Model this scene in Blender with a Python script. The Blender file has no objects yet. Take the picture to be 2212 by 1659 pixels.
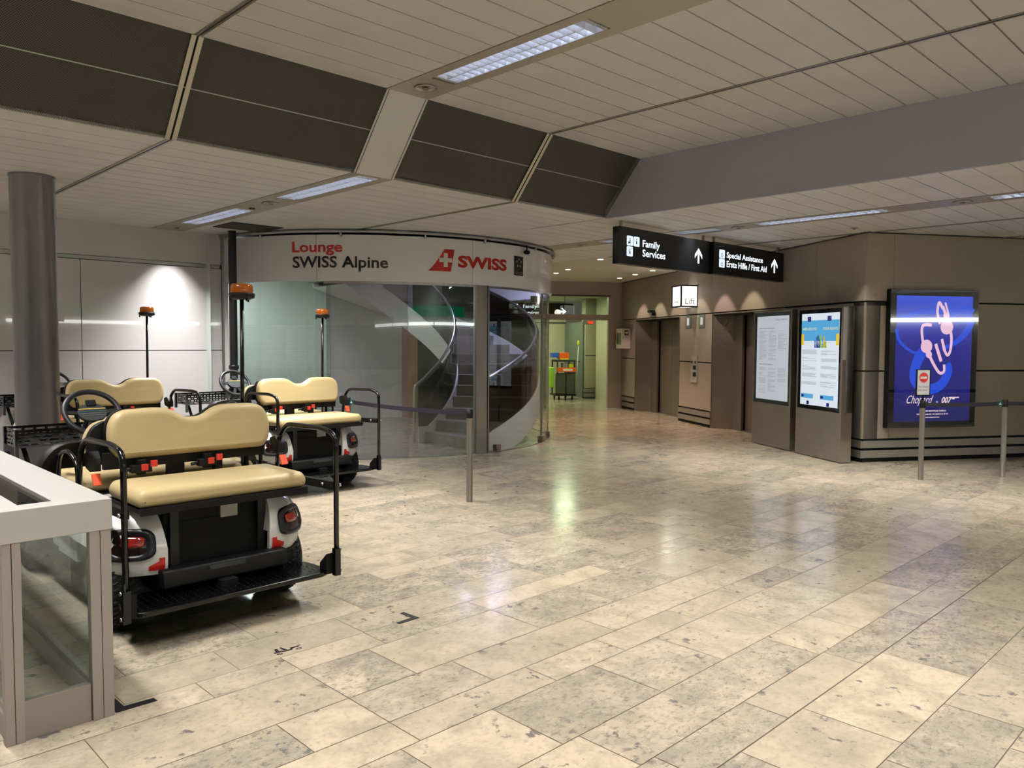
import bpy, bmesh, math, random
from mathutils import Vector, Matrix
random.seed(7)
PI = math.pi
scene = bpy.context.scene
COL = scene.collection

# ------------------------------------------------------------ camera
cam_d = bpy.data.cameras.new('camera'); cam = bpy.data.objects.new('camera', cam_d); COL.objects.link(cam)
yaw, pitch, roll = [math.radians(a) for a in (-45.62, -2.97, 0.28)]
Fw = Vector((math.sin(yaw)*math.cos(pitch), math.cos(yaw)*math.cos(pitch), math.sin(pitch)))
Rt = Vector((math.cos(yaw), -math.sin(yaw), 0)); Up = Rt.cross(Fw)
Rr = Rt*math.cos(roll)+Up*math.sin(roll); Ur = -Rt*math.sin(roll)+Up*math.cos(roll)
M = Matrix((Rr, Ur, -Fw)).transposed().to_4x4(); M.translation = Vector((0, 0, 1.65))
cam.matrix_world = M
cam_d.sensor_fit = 'HORIZONTAL'; cam_d.sensor_width = 36.0; cam_d.lens = 1698.0/2212.0*36.0
cam_d.clip_start = .05; cam_d.clip_end = 100
scene.camera = cam

# ------------------------------------------------------------ world, view, render hints
w = bpy.data.worlds.new('world'); scene.world = w; w.use_nodes = True
w.node_tree.nodes['Background'].inputs[0].default_value = (.80, .78, .74, 1)
w.node_tree.nodes['Background'].inputs[1].default_value = .25
scene.view_settings.view_transform = 'Standard'; scene.view_settings.look = 'None'
scene.view_settings.gamma = 1; scene.view_settings.use_curve_mapping = False
scene.view_settings.exposure = 0.16
cy = scene.cycles
cy.max_bounces = 6; cy.diffuse_bounces = 3; cy.glossy_bounces = 3; cy.transmission_bounces = 2; cy.transparent_max_bounces = 16
cy.use_denoising = True; cy.caustics_reflective = False; cy.caustics_refractive = False
cy.sample_clamp_indirect = 4; cy.use_adaptive_sampling = True; cy.use_light_tree = False; cy.adaptive_threshold = .08; cy.adaptive_min_samples = 16

ZL, ZU = 3.215, 3.856            # low and raised ceiling
FIX_POWER = 52.0                  # each strip luminaire, watts
def area(name, loc, sx, sy, power, col=(1, .97, .93), rot=(0, 0, 0), spread=180):
    l = bpy.data.lights.new(name, 'AREA'); l.shape = 'RECTANGLE'; l.size = sx; l.size_y = sy; l.energy = power; l.color = col; l.spread = math.radians(spread)
    o = bpy.data.objects.new(name, l); COL.objects.link(o); o.location = loc; o.rotation_euler = rot; return o
def spot(name, loc, target, power, col, half, blend=.15, r=.02, parent=None):
    l = bpy.data.lights.new(name, 'SPOT'); l.energy = power; l.color = col; l.spot_size = math.radians(half*2); l.spot_blend = blend; l.shadow_soft_size = r
    o = bpy.data.objects.new(name, l); COL.objects.link(o); o.location = loc
    o.rotation_euler = (Vector(target)-Vector(loc)).to_track_quat('-Z', 'Y').to_euler()
    return o

# ------------------------------------------------------------ frames
C0 = Vector((-4.42, 11.2, 0)); th = math.radians(148.3)
uu = Vector((math.cos(th), math.sin(th), 0)); vv = Vector((math.cos(th-PI/2), math.sin(th-PI/2), 0)); nn = -vv; mm = -uu
ZZ = Vector((0, 0, 1))
def LW(s, t, z): return C0+uu*s+nn*t+ZZ*z          # lift wall: along, out of the wall, up
def PW(a, t, z): return C0+vv*a+mm*t+ZZ*z          # advert wall
AX = Vector((-11.65, 8.12, 0))                     # rotunda axis
def DR(phi, r, z): p = math.radians(phi); return Vector((AX.x+r*math.cos(p), AX.y+r*math.sin(p), z))
def ID(x, y, z): return Vector((x, y, z))

# ------------------------------------------------------------ materials
def s2l(c):
    c = c/255.0
    return c/12.92 if c <= .04045 else ((c+.055)/1.055)**2.4
def rgb(r, g, b): return (s2l(r), s2l(g), s2l(b), 1)
MATS = {}
def mat(name, col, rough=.5, metal=0, spec=.5, coat=0, emit=0, noise=0, nscale=8, bump=0, bscale=200, aniso=0, alpha=None):
    if name in MATS: return MATS[name]
    m = bpy.data.materials.new(name); m.use_nodes = True; nt = m.node_tree; b = nt.nodes['Principled BSDF']
    b.inputs['Base Color'].default_value = col; b.inputs['Roughness'].default_value = rough; b.inputs['Metallic'].default_value = metal
    b.inputs['Specular IOR Level'].default_value = spec; b.inputs['Coat Weight'].default_value = coat; b.inputs['Coat Roughness'].default_value = .05
    if emit: b.inputs['Emission Color'].default_value = col; b.inputs['Emission Strength'].default_value = emit
    tc = nt.nodes.new('ShaderNodeTexCoord')
    if noise:
        n = nt.nodes.new('ShaderNodeTexNoise'); n.inputs['Scale'].default_value = nscale; n.inputs['Detail'].default_value = 5
        nt.links.new(tc.outputs['Object'], n.inputs['Vector'])
        r = nt.nodes.new('ShaderNodeMapRange'); r.inputs[1].default_value = .3; r.inputs[2].default_value = .7; r.inputs[3].default_value = 1-noise; r.inputs[4].default_value = 1+noise
        nt.links.new(n.outputs['Fac'], r.inputs[0])
        mx = nt.nodes.new('ShaderNodeMix'); mx.data_type = 'RGBA'; mx.blend_type = 'MULTIPLY'; mx.inputs[0].default_value = 1; mx.inputs[6].default_value = col
        nt.links.new(r.outputs[0], mx.inputs[7]); nt.links.new(mx.outputs[2], b.inputs['Base Color'])
    if bump:
        n2 = nt.nodes.new('ShaderNodeTexNoise'); n2.inputs['Scale'].default_value = bscale; n2.inputs['Detail'].default_value = 3
        nt.links.new(tc.outputs['Object'], n2.inputs['Vector'])
        bp = nt.nodes.new('ShaderNodeBump'); bp.inputs['Strength'].default_value = bump; bp.inputs['Distance'].default_value = .002
        nt.links.new(n2.outputs['Fac'], bp.inputs['Height']); nt.links.new(bp.outputs[0], b.inputs['Normal'])
    MATS[name] = m; return m
def emis(name, col, s):
    if name in MATS: return MATS[name]
    m = bpy.data.materials.new(name); m.use_nodes = True; nt = m.node_tree; nt.nodes.clear()
    e = nt.nodes.new('ShaderNodeEmission'); e.inputs[0].default_value = col; e.inputs[1].default_value = s
    o = nt.nodes.new('ShaderNodeOutputMaterial'); nt.links.new(e.outputs[0], o.inputs[0]); MATS[name] = m
    m.cycles.emission_sampling = 'AUTO' if name in ('lift lantern', 'poster paper plain', 'poster paper blue') else 'NONE'
    return m
def glass(name, tint, refl=1.0, milk=0, milkcol=(.7, .75, .75, 1), lines=None):
    """architectural pane: transparent + mirror reflection by Schlick on the geometric normal"""
    if name in MATS: return MATS[name]
    m = bpy.data.materials.new(name); m.use_nodes = True; nt = m.node_tree; nt.nodes.clear(); L = nt.links.new
    N = nt.nodes.new
    g = N('ShaderNodeNewGeometry'); d = N('ShaderNodeVectorMath'); d.operation = 'DOT_PRODUCT'; L(g.outputs['Normal'], d.inputs[0]); L(g.outputs['Incoming'], d.inputs[1])
    a = N('ShaderNodeMath'); a.operation = 'ABSOLUTE'; L(d.outputs['Value'], a.inputs[0])
    o1 = N('ShaderNodeMath'); o1.operation = 'SUBTRACT'; o1.inputs[0].default_value = 1; L(a.outputs[0], o1.inputs[1])
    p = N('ShaderNodeMath'); p.operation = 'POWER'; L(o1.outputs[0], p.inputs[0]); p.inputs[1].default_value = 5
    ma = N('ShaderNodeMath'); ma.operation = 'MULTIPLY_ADD'; L(p.outputs[0], ma.inputs[0]); ma.inputs[1].default_value = .92*refl; ma.inputs[2].default_value = .05*refl; ma.use_clamp = True
    t = N('ShaderNodeBsdfTransparent'); t.inputs[0].default_value = tint
    gl = N('ShaderNodeBsdfGlossy'); gl.inputs['Roughness'].default_value = .0; gl.inputs[0].default_value = (1, 1, 1, 1)
    mx = N('ShaderNodeMixShader'); L(ma.outputs[0], mx.inputs[0]); L(t.outputs[0], mx.inputs[1]); L(gl.outputs[0], mx.inputs[2])
    out = N('ShaderNodeOutputMaterial'); last = mx
    if milk:
        df = N('ShaderNodeBsdfDiffuse'); df.inputs[0].default_value = milkcol
        m2 = N('ShaderNodeMixShader'); L(mx.outputs[0], m2.inputs[1]); L(df.outputs[0], m2.inputs[2]); m2.inputs[0].default_value = milk
        if lines:
            tc = N('ShaderNodeTexCoord'); sp = N('ShaderNodeSeparateXYZ'); L(tc.outputs['Object'], sp.inputs[0])
            f = N('ShaderNodeMath'); f.operation = 'MULTIPLY'; f.inputs[1].default_value = lines; L(sp.outputs['Z'], f.inputs[0])
            fr = N('ShaderNodeMath'); fr.operation = 'FRACT'; L(f.outputs[0], fr.inputs[0])
            gt = N('ShaderNodeMath'); gt.operation = 'GREATER_THAN'; gt.inputs[1].default_value = .6; L(fr.outputs[0], gt.inputs[0])
            mu = N('ShaderNodeMath'); mu.operation = 'MULTIPLY'; mu.inputs[1].default_value = milk; L(gt.outputs[0], mu.inputs[0]); L(mu.outputs[0], m2.inputs[0])
        last = m2
    L(last.outputs[0], out.inputs[0]); MATS[name] = m; return m

# ------------------------------------------------------------ mesh builder
class MB:
    def __init__(s, T=None): s.v = []; s.f = []; s.m = []; s.sm = []; s.T = T or ID
    def add(s, vs, fs, mi=0, smooth=False, T=None):
        T = T or s.T; o = len(s.v)
        for p in vs: s.v.append(T(*p))
        for f in fs: s.f.append([o+i for i in f]); s.m.append(mi); s.sm.append(smooth)
        return s
    def box(s, x0, x1, y0, y1, z0, z1, mi=0, T=None):
        vs = [(x, y, z) for z in (z0, z1) for y in (y0, y1) for x in (x0, x1)]
        return s.add(vs, [(0, 2, 3, 1), (4, 5, 7, 6), (0, 1, 5, 4), (2, 6, 7, 3), (0, 4, 6, 2), (1, 3, 7, 5)], mi, T=T)
    def bar(s, p, q, a, b, mi=0, up=(0, 0, 1)):
        """rectangular bar from p to q, a wide sideways, b tall"""
        p = Vector(p); q = Vector(q); d = (q-p).normalized(); sd = d.cross(Vector(up))
        if sd.length < 1e-4: sd = d.cross(Vector((1, 0, 0)))
        sd.normalize(); u2 = sd.cross(d)
        vs = []
        for e in (p, q):
            for i, j in ((-1, -1), (1, -1), (1, 1), (-1, 1)): vs.append(tuple(e+sd*a/2*i+u2*b/2*j))
        return s.add(vs, [(0, 1, 2, 3), (7, 6, 5, 4), (0, 4, 5, 1), (1, 5, 6, 2), (2, 6, 7, 3), (3, 7, 4, 0)], mi)
    def prism(s, poly, d0, d1, ax='x', mi=0, T=None):
        """polygon given in the two other axes, extruded along ax"""
        n = len(poly)
        def P(d, a, b): return {'x': (d, a, b), 'y': (a, d, b), 'z': (a, b, d)}[ax]
        vs = [P(d0, *p) for p in poly]+[P(d1, *p) for p in poly]
        fs = [list(range(n))[::-1], [n+i for i in range(n)]]+[(i, (i+1) % n, n+(i+1) % n, n+i) for i in range(n)]
        return s.add(vs, fs, mi, T=T)
    def tube(s, pts, r, seg=10, mi=0, closed=False, caps=True, smooth=True):
        pts = [Vector(p) for p in pts]; n = len(pts); rings = []
        prev = None
        for i, p in enumerate(pts):
            if closed: d = (pts[(i+1) % n]-pts[i-1]).normalized()
            else: d = ((pts[min(i+1, n-1)]-p).normalized()+(p-pts[max(i-1, 0)]).normalized()).normalized()
            if prev is None:
                a = Vector((0, 0, 1)) if abs(d.z) < .9 else Vector((1, 0, 0)); x = d.cross(a).normalized()
            else:
                x = (prev-d*prev.dot(d)).normalized()
            prev = x; y = d.cross(x)
            rings.append([tuple(p+x*r*math.cos(2*PI*k/seg)+y*r*math.sin(2*PI*k/seg)) for k in range(seg)])
        vs = [q for R in rings for q in R]; fs = []
        for i in range(n if closed else n-1):
            j = (i+1) % n
            for k in range(seg): fs.append((i*seg+k, i*seg+(k+1) % seg, j*seg+(k+1) % seg, j*seg+k))
        s.add(vs, fs, mi, smooth)
        if caps and not closed: s.add(rings[0], [list(range(seg))[::-1]], mi); s.add(rings[-1], [list(range(seg))], mi)
        return s
    def lathe(s, prof, c=(0, 0, 0), ax='z', seg=28, mi=0, smooth=True, sy=1):
        """profile of (r, h) pairs spun about an axis through c"""
        vs = []
        for r, h in prof:
            for k in range(seg):
                a = 2*PI*k/seg; ca, sa = r*math.cos(a), r*math.sin(a)*sy
                vs.append({'z': (c[0]+ca, c[1]+sa, c[2]+h), 'y': (c[0]+ca, c[1]+h, c[2]+sa), 'x': (c[0]+h, c[1]+ca, c[2]+sa)}[ax])
        fs = [(i*seg+k, i*seg+(k+1) % seg, (i+1)*seg+(k+1) % seg, (i+1)*seg+k) for i in range(len(prof)-1) for k in range(seg)]
        return s.add(vs, fs, mi, smooth)
    def loft(s, secs, mi=0, smooth=True, caps=True):
        n = len(secs[0]); vs = [p for S in secs for p in S]
        fs = [(i*n+k, i*n+(k+1) % n, (i+1)*n+(k+1) % n, (i+1)*n+k) for i in range(len(secs)-1) for k in range(n)]
        s.add(vs, fs, mi, smooth)
        if caps: s.add(secs[0], [list(range(n))[::-1]], mi, False); s.add(secs[-1], [list(range(n))], mi, False)
        return s
    def grid(s, fn, nu, nv, mi=0, smooth=True):
        vs = [tuple(fn(i/nu, j/nv)) for i in range(nu+1) for j in range(nv+1)]
        fs = [(i*(nv+1)+j, (i+1)*(nv+1)+j, (i+1)*(nv+1)+j+1, i*(nv+1)+j+1) for i in range(nu) for j in range(nv)]
        return s.add(vs, fs, mi, smooth)
    def build(s, name, mats, parent=None, bevel=0, segs=2, kind=None, weld=True, smooth_all=False):
        me = bpy.data.meshes.new(name); me.from_pydata([tuple(v) for v in s.v], [], s.f)
        if not isinstance(mats, (list, tuple)): mats = [mats]
        for m in mats: me.materials.append(m)
        for p, mi, sm in zip(me.polygons, s.m, s.sm): p.material_index = mi; p.use_smooth = sm or smooth_all
        bm = bmesh.new(); bm.from_mesh(me)
        if weld: bmesh.ops.remove_doubles(bm, verts=bm.verts, dist=1e-5)
        bmesh.ops.recalc_face_normals(bm, faces=bm.faces)
        bm.to_mesh(me); bm.free(); me.update()
        o = bpy.data.objects.new(name, me); COL.objects.link(o)
        if parent is not None: o.parent = parent
        if bevel:
            b = o.modifiers.new('bevel', 'BEVEL'); b.width = bevel; b.segments = segs; b.limit_method = 'ANGLE'; b.angle_limit = math.radians(40)
            for p in me.polygons: p.use_smooth = True
            b.harden_normals = True
        if kind: o['kind'] = kind
        return o
def thing(name, label, cat, loc=(0, 0, 0), rz=0, group=None):
    o = bpy.data.objects.new(name, None); COL.objects.link(o); o.location = loc; o.rotation_euler = (0, 0, rz); o.empty_display_size = .1
    o['label'] = label; o['category'] = cat
    if group: o['group'] = group
    return o
def tag(o, label, cat, group=None):
    o['label'] = label; o['category'] = cat
    if group: o['group'] = group
    return o
def S(o): o['kind'] = 'structure'; return o
def rel(root):
    """world-space builder for parts of a thing whose empty has a location: returns T that subtracts it"""
    inv = Matrix.LocRotScale(root.location, root.rotation_euler, None).inverted()
    return lambda f: (lambda *a: inv @ f(*a))
def copy_tree(o, parent=None):
    c = o.copy(); COL.objects.link(c)
    if parent is not None: c.parent = parent
    for ch in list(o.children): copy_tree(ch, c)
    return c
def text_into(mb, body, plane, u0, u1, v0, v1, w=0, mi=0, shear=0, bold=0, off=.002, sub=0):
    """lettering fitted to the rectangle u0..u1 x v0..v1 of plane(u, v, w)"""
    cu = bpy.data.curves.new('lettering', 'FONT'); cu.body = body; cu.size = 1; cu.shear = shear; cu.offset = bold; cu.resolution_u = 3
    ob = bpy.data.objects.new('lettering', cu); COL.objects.link(ob); bpy.context.view_layer.update()
    me = bpy.data.meshes.new_from_object(ob.evaluated_get(bpy.context.evaluated_depsgraph_get()))
    xs = [v.co.x for v in me.vertices]; ys = [v.co.y for v in me.vertices]
    if xs:
        ax, bx, ay, by = min(xs), max(xs), min(ys), max(ys)
        vs = [(u0+(v.co.x-ax)/(bx-ax)*(u1-u0), v0+(v.co.y-ay)/(by-ay)*(v1-v0), w+off) for v in me.vertices]
        mb.add(vs, [list(p.vertices) for p in me.polygons], mi, T=plane)
    bpy.data.objects.remove(ob); bpy.data.curves.remove(cu); bpy.data.meshes.remove(me)

# palette
alu = mat('brushed aluminium', rgb(168, 165, 162), .32, .9, bump=.1, bscale=90)
steel = mat('brushed steel', rgb(146, 139, 130), .36, .7, noise=.05, nscale=3)
dsteel = mat('dark brushed steel', rgb(128, 117, 106), .38, .5, noise=.06, nscale=2)
greyal = mat('grey anodised frame', rgb(160, 154, 150), .38, .4)
black = mat('black matte', rgb(9, 9, 10), .6, 0, .3)
blackgl = mat('black gloss enamel', rgb(5, 5, 6), .16, 0, .5)
blackpl = mat('black moulded plastic', rgb(15, 15, 17), .45, 0, .35, bump=.4, bscale=350)
rubber = mat('tyre rubber', rgb(22, 22, 23), .75)
tan = mat('tan vinyl', rgb(198, 177, 131), .38, 0, .45, noise=.03, nscale=5, bump=.15, bscale=140)
white = mat('white gloss paint', rgb(232, 230, 226), .12, 0, .5, coat=.6)
cream = mat('cream lacquered panel', rgb(220, 218, 213), .5, noise=.02, nscale=1.5)
ceilm = mat('ceiling board', rgb(216, 215, 214), .42, 0, .35, noise=.035, nscale=2.2)
darkgap = mat('dark gap', rgb(16, 15, 14), .9)
red = mat('red plastic', rgb(190, 20, 18), .35)
orange = mat('orange tab', rgb(240, 84, 40), .5)
amber = mat('amber lens', rgb(178, 88, 10), .12, 0, .6, coat=.4)
chrome = mat('chrome bolt', rgb(215, 215, 215), .12, 1)
concrete = mat('beige cast stone', rgb(156, 146, 133), .62, 0, .3, noise=.03, nscale=14, bump=.35, bscale=160)
stone = mat('grey travertine', rgb(128, 122, 110), .5, noise=.15, nscale=6)
fasciam = mat('lavender grey fascia', rgb(166, 166, 182), .45, 0, .4)
# ------------------------------------------------------------ floor
def floor_mat():
    m = bpy.data.materials.new('limestone tiles'); m.use_nodes = True; nt = m.node_tree; L = nt.links.new; N = nt.nodes.new
    b = nt.nodes['Principled BSDF']; tc = N('ShaderNodeTexCoord')
    at = N('ShaderNodeAttribute'); at.attribute_name = 'tile'; at.attribute_type = 'GEOMETRY'
    sep = N('ShaderNodeSeparateColor'); L(at.outputs['Color'], sep.inputs[0])
    # every tile is cut from another place of the quarry
    off = N('ShaderNodeVectorMath'); off.operation = 'SCALE'; off.inputs['Scale'].default_value = 40; L(at.outputs['Color'], off.inputs[0])
    ad = N('ShaderNodeVectorMath'); L(tc.outputs['Object'], ad.inputs[0]); L(off.outputs[0], ad.inputs[1])
    def noise(scale, det, rough=.6, dist=0, stretch=None):
        n = N('ShaderNodeTexNoise'); n.inputs['Scale'].default_value = scale*1.25; n.inputs['Detail'].default_value = det; n.inputs['Roughness'].default_value = rough; n.inputs['Distortion'].default_value = dist
        if stretch:
            mp = N('ShaderNodeMapping'); mp.inputs['Scale'].default_value = stretch; L(ad.outputs[0], mp.inputs[0]); L(mp.outputs[0], n.inputs['Vector'])
        else: L(ad.outputs[0], n.inputs['Vector'])
        return n.outputs['Fac']
    def rng(src, a, bb, c, d):
        r = N('ShaderNodeMapRange'); r.inputs[1].default_value = a; r.inputs[2].default_value = bb; r.inputs[3].default_value = c; r.inputs[4].default_value = d; L(src, r.inputs[0]); return r.outputs[0]
    def mul(a, bb):
        r = N('ShaderNodeMath'); r.operation = 'MULTIPLY'; L(a, r.inputs[0]); L(bb, r.inputs[1]); return r.outputs[0]
    def mixc(f, a, bb):
        r = N('ShaderNodeMix'); r.data_type = 'RGBA'
        if isinstance(f, float): r.inputs[0].default_value = f
        else: L(f, r.inputs[0])
        for i, x in ((6, a), (7, bb)):
            if isinstance(x, tuple): r.inputs[i].default_value = x
            else: L(x, r.inputs[i])
        return r.outputs[2]
    base = mixc(sep.outputs[0], rgb(193, 177, 154), rgb(176, 162, 141))
    blotch = noise(3.2, 5, .66, .3)
    c = mixc(rng(blotch, .42, .64, 0, .8), base, rgb(156, 145, 124))
    grey = mul(rng(noise(4.2, 7, .80, .5, (1, .7, 1)),   .42, .68, 0, .9), rng(sep.outputs[1], .2, .9, .05, 1))
    c = mixc(grey, c, rgb(122, 118, 111))
    fine = mul(rng(noise(26, 4, .80, .3, (1, .65, 1)), .50, .68, 0, .8), rng(sep.outputs[1], .1, .8, .35, 1))
    c = mixc(fine, c, rgb(100, 96, 90))
    spots = mul(rng(noise(11, 4, .62, .15), .60, .66, 0, .85), rng(noise(2.0, 3), .50, .60, 0, 1))
    c = mixc(spots, c, rgb(92, 91, 92))
    L(c, b.inputs['Base Color'])
    L(rng(noise(6, 4), .3, .7, .13, .22), b.inputs['Roughness']); b.inputs['Specular IOR Level'].default_value = .5
    n2 = N('ShaderNodeTexNoise'); n2.inputs['Scale'].default_value = 4; L(tc.outputs['Object'], n2.inputs['Vector'])
    bp = N('ShaderNodeBump'); bp.inputs['Strength'].default_value = .05; bp.inputs['Distance'].default_value = .02; L(n2.outputs['Fac'], bp.inputs['Height']); L(bp.outputs[0], b.inputs['Normal'])
    return m
def build_floor():
    X0, X1, Y0, Y1 = -19.5, 10.0, -9.0, 23.0
    courses = []
    # measured courses, repeating 0.32 / 0.43 / 0.215
    x = -.815+.971*12
    k = 0
    while x > X0:
        wd = (.32, .43, .221)[k % 3]; courses.append((x-wd, x)); x -= wd; k += 1
    known = {(-1.13, -.81): [3.905], (-1.57, -1.13): [3.39, 4.32, 5.09], (-1.79, -1.56): [3.255, 4.1], (-2.11, -1.78): [2.465, 4.055], (-2.54, -2.1): [1.86, 2.365, 3.07],
             (-2.76, -2.53): [1.96, 2.8], (-3.08, -2.75): [1.595, 1.96, 2.58, 3.54, 5.15, 5.98], (-3.51, -3.07): [.96, 1.96, 2.355, 3.26, 3.96, 4.67], (-3.74, -3.5): [1.515, 1.96, 2.475, 3.26, 4.46, 5.145],
             (-4.05, -3.73): [1.74, 2.48, 4.045, 4.81], (-4.48, -4.04): [5.95, 6.75]}
    R = random.Random(3); vs = []; fs = []; cols = []; g = .0022
    for (a, b) in courses:
        ks = []
        for (ka, kb), l in known.items():
            if abs(ka-a) < .03 and abs(kb-b) < .03: ks = l
        js = list(ks)
        y = js[0] if js else R.uniform(0, 1)
        while y > Y0: y -= R.choice([.55, .7, .7, .85, 1.0]); js.insert(0, max(y, Y0))
        y = js[-1]
        while y < Y1: y += R.choice([.55, .7, .7, .85, 1.0]); js.append(min(y, Y1))
        for p, q in zip(js[:-1], js[1:]):
            gx = .0045 if abs(b+1.565) < .02 else g
            o = len(vs)
            vs += [(a+g, p+g, 0), (b-gx, p+g, 0), (b-gx, q-g, 0), (a+g, q-g, 0)]; fs.append((o, o+1, o+2, o+3))
            r = R.random(); cols.append((r, R.random()**1.3 if R.random() > .16 else 0, R.random(), 1))
    n = len(fs)
    o = len(vs); vs += [(X0, Y0, -.002), (X1, Y0, -.002), (X1, Y1, -.002), (X0, Y1, -.002)]; fs.append((o, o+1, o+2, o+3)); cols.append((0, 0, 0, 1))
    me = bpy.data.meshes.new('floor'); me.from_pydata(vs, [], fs)
    me.materials.append(floor_mat()); me.materials.append(mat('grout', rgb(96, 84, 68), .8)); me.polygons[n].material_index = 1
    ca = me.color_attributes.new('tile', 'FLOAT_COLOR', 'CORNER')
    for p in me.polygons:
        for li in p.loop_indices: ca.data[li].color = cols[p.index]
    ob = bpy.data.objects.new('floor', me); COL.objects.link(ob); S(ob)
build_floor()

# ------------------------------------------------------------ ceilings
XS, XU = -6.27, -5.735        # foot and head of the sloping mesh band
YF = 7.745                    # fascia plane
BREAKS = [-9.0, -6.93, ('t', -3.2), -1.31, ('t', .55), 2.42, ('t', 4.30), 6.15]
def yspans(items, lo, hi):
    """board runs between trims and luminaire channels"""
    cuts = []
    for it in items:
        cuts.append((it[1]-.225, it[1]+.225) if isinstance(it, tuple) else (it-.018, it+.018))
    out = []; y = lo
    for a, b in cuts:
        if a > y: out.append((y, a))
        y = max(y, b)
    if y < hi: out.append((y, hi))
    return out
def boards(mb, x0, x1, spans, z, skip=None):
    k0 = math.floor((x0+4.10)/.2735); k = k0
    while -4.10+k*.2735 < x1:
        a = max(-4.10+k*.2735+.006, x0); b = min(-4.10+(k+1)*.2735-.006, x1); k += 1
        if b-a < .02: continue
        for y0, y1 in spans:
            if skip and skip((a+b)/2, (y0+y1)/2): continue
            mb.box(a, b, y0+.004, y1-.004, z, z+.025)
mb = MB()
sp_near = yspans(BREAKS[1:], -9, YF)
boards(mb, -15.6, XS, sp_near, ZL)
FARB = [('t', 9.55), 11.25, 13.1]
sp_far = yspans(FARB, YF, 18.6)
boards(mb, -7.6, 10, yspans(FARB, YF+.055, 18.6), ZL)
boards(mb, -15.6, -7.6, yspans([('t', 9.55)], YF, 11.25), ZL)
mb.box(-15.6, XS, -9, YF, ZL+.12, ZL+.14, 1); mb.box(-7.6, 10, YF+.06, 18.6, ZL+.12, ZL+.14, 1); mb.box(-15.6, -7.6, YF+.06, 11.3, ZL+.12, ZL+.14, 1)
S(mb.build('ceiling', [mat('low ceiling board', rgb(243, 243, 243), .42, 0, .35, noise=.035, nscale=2.2), darkgap], weld=False))
mb = MB(); boards(mb, XU, 10, sp_near, ZU); mb.box(XU-.3, 10, -9, YF, ZU+.12, ZU+.14, 1)
S(mb.build('ceiling', [ceilm, darkgap], weld=False))
# flat panels over the lift lobby
mb = MB(LW)
for s in range(9):
    for t in range(3):
        pass
mb = MB()
for i in range(5):
    for j in range(4):
        mb.box(-15.9+i*1.665, -15.9+(i+1)*1.665-.012, 11.262+j*1.84, 11.262+(j+1)*1.84-.012, ZL, ZL+.02)
mb.box(-16, -7.6, 11.26, 18.6, ZL+.03, ZL+.05, 1)
S(mb.build('ceiling', [cream, darkgap], weld=False))
# aluminium trims between the board fields
tn = 0
def trim(name_n, x0, x1, y, z, wd=.05, m=None):
    global tn
    tn += 1
    t = MB(); t.box(x0, x1, y-wd/2, y+wd/2, z-.008, z+.03); t.box(x0, x1, y-.004, y+.004, z-.0095, z-.007, 1)
    return S(t.build('trim_%d' % tn, [m or alu, darkgap], weld=False))
for y in (-6.93, -1.31, 2.42, 6.15):
    trim(0, -11.3, XS, y, ZL); trim(0, XU, 10, y, ZU)
for y in (11.25, 13.1): trim(0, -9, 10, y, ZL, .04)
# sloping expanded-mesh band
def mesh_mat():
    m = bpy.data.materials.new('expanded metal'); m.use_nodes = True; nt = m.node_tree; L = nt.links.new; N = nt.nodes.new; b = nt.nodes['Principled BSDF']
    tc = N('ShaderNodeTexCoord'); sp = N('ShaderNodeSeparateXYZ'); L(tc.outputs['Object'], sp.inputs[0])
    def m1(op, a, v=None, c=None):
        r = N('ShaderNodeMath'); r.operation = op; L(a, r.inputs[0])
        if v is not None:
            if isinstance(v, (int, float)): r.inputs[1].default_value = v
            else: L(v, r.inputs[1])
        return r.outputs[0]
    a = m1('SINE', m1('ADD', m1('MULTIPLY', sp.outputs['Y'], 2*PI/.030), m1('MULTIPLY', sp.outputs['Z'], 2*PI/.026)))
    c = m1('SINE', m1('SUBTRACT', m1('MULTIPLY', sp.outputs['Y'], 2*PI/.030), m1('MULTIPLY', sp.outputs['Z'], 2*PI/.026)))
    p = m1('MAXIMUM', m1('ABSOLUTE', a), m1('ABSOLUTE', c))
    hole = m1('LESS_THAN', p, .84)
    t = N('ShaderNodeBsdfTransparent'); mx = N('ShaderNodeMixShader'); L(hole, mx.inputs[0]); L(b.outputs[0], mx.inputs[1]); L(t.outputs[0], mx.inputs[2])
    b.inputs['Base Color'].default_value = rgb(74, 73, 67); b.inputs['Roughness'].default_value = .5
    L(mx.outputs[0], nt.nodes['Material Output'].inputs[0]); return m
mm_ = mesh_mat()
def slope_pt(y, f, off=0):          # f 0 at the foot, 1 at the head
    return (XS+(XU-XS)*f+off*.77, y, ZL+(ZU-ZL)*f-off*.64)
edges = [-9, -6.93, -3.43, -2.97, -1.31, .325, .775, 2.42, 4.075, 4.525, 6.15, YF]
for y0, y1 in zip(edges[:-1], edges[1:]):
    if abs((y1-y0)-.45) < .05: continue
    yb = y1+(.2 if y1 < YF else 0)
    t = MB()
    t.add([slope_pt(y0, 0), slope_pt(y1, 0), slope_pt(y1, 1), slope_pt(y0, 1)], [(0, 1, 2, 3)])
    t.add([slope_pt(y0-.2, .02, -.05), slope_pt(yb, .02, -.05), slope_pt(yb, 1.0, -.05), slope_pt(y0-.2, 1.0, -.05)], [(0, 1, 2, 3)], 1)
    t.add([slope_pt(y0, .515, .004), slope_pt(y1, .515, .004), slope_pt(y1, .525, .004), slope_pt(y0, .525, .004)], [(0, 1, 2, 3)], 2)
    o = t.build('ceiling', [mm_, mat('mesh backing', rgb(28, 27, 24), .9), alu], weld=False); S(o)
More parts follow.
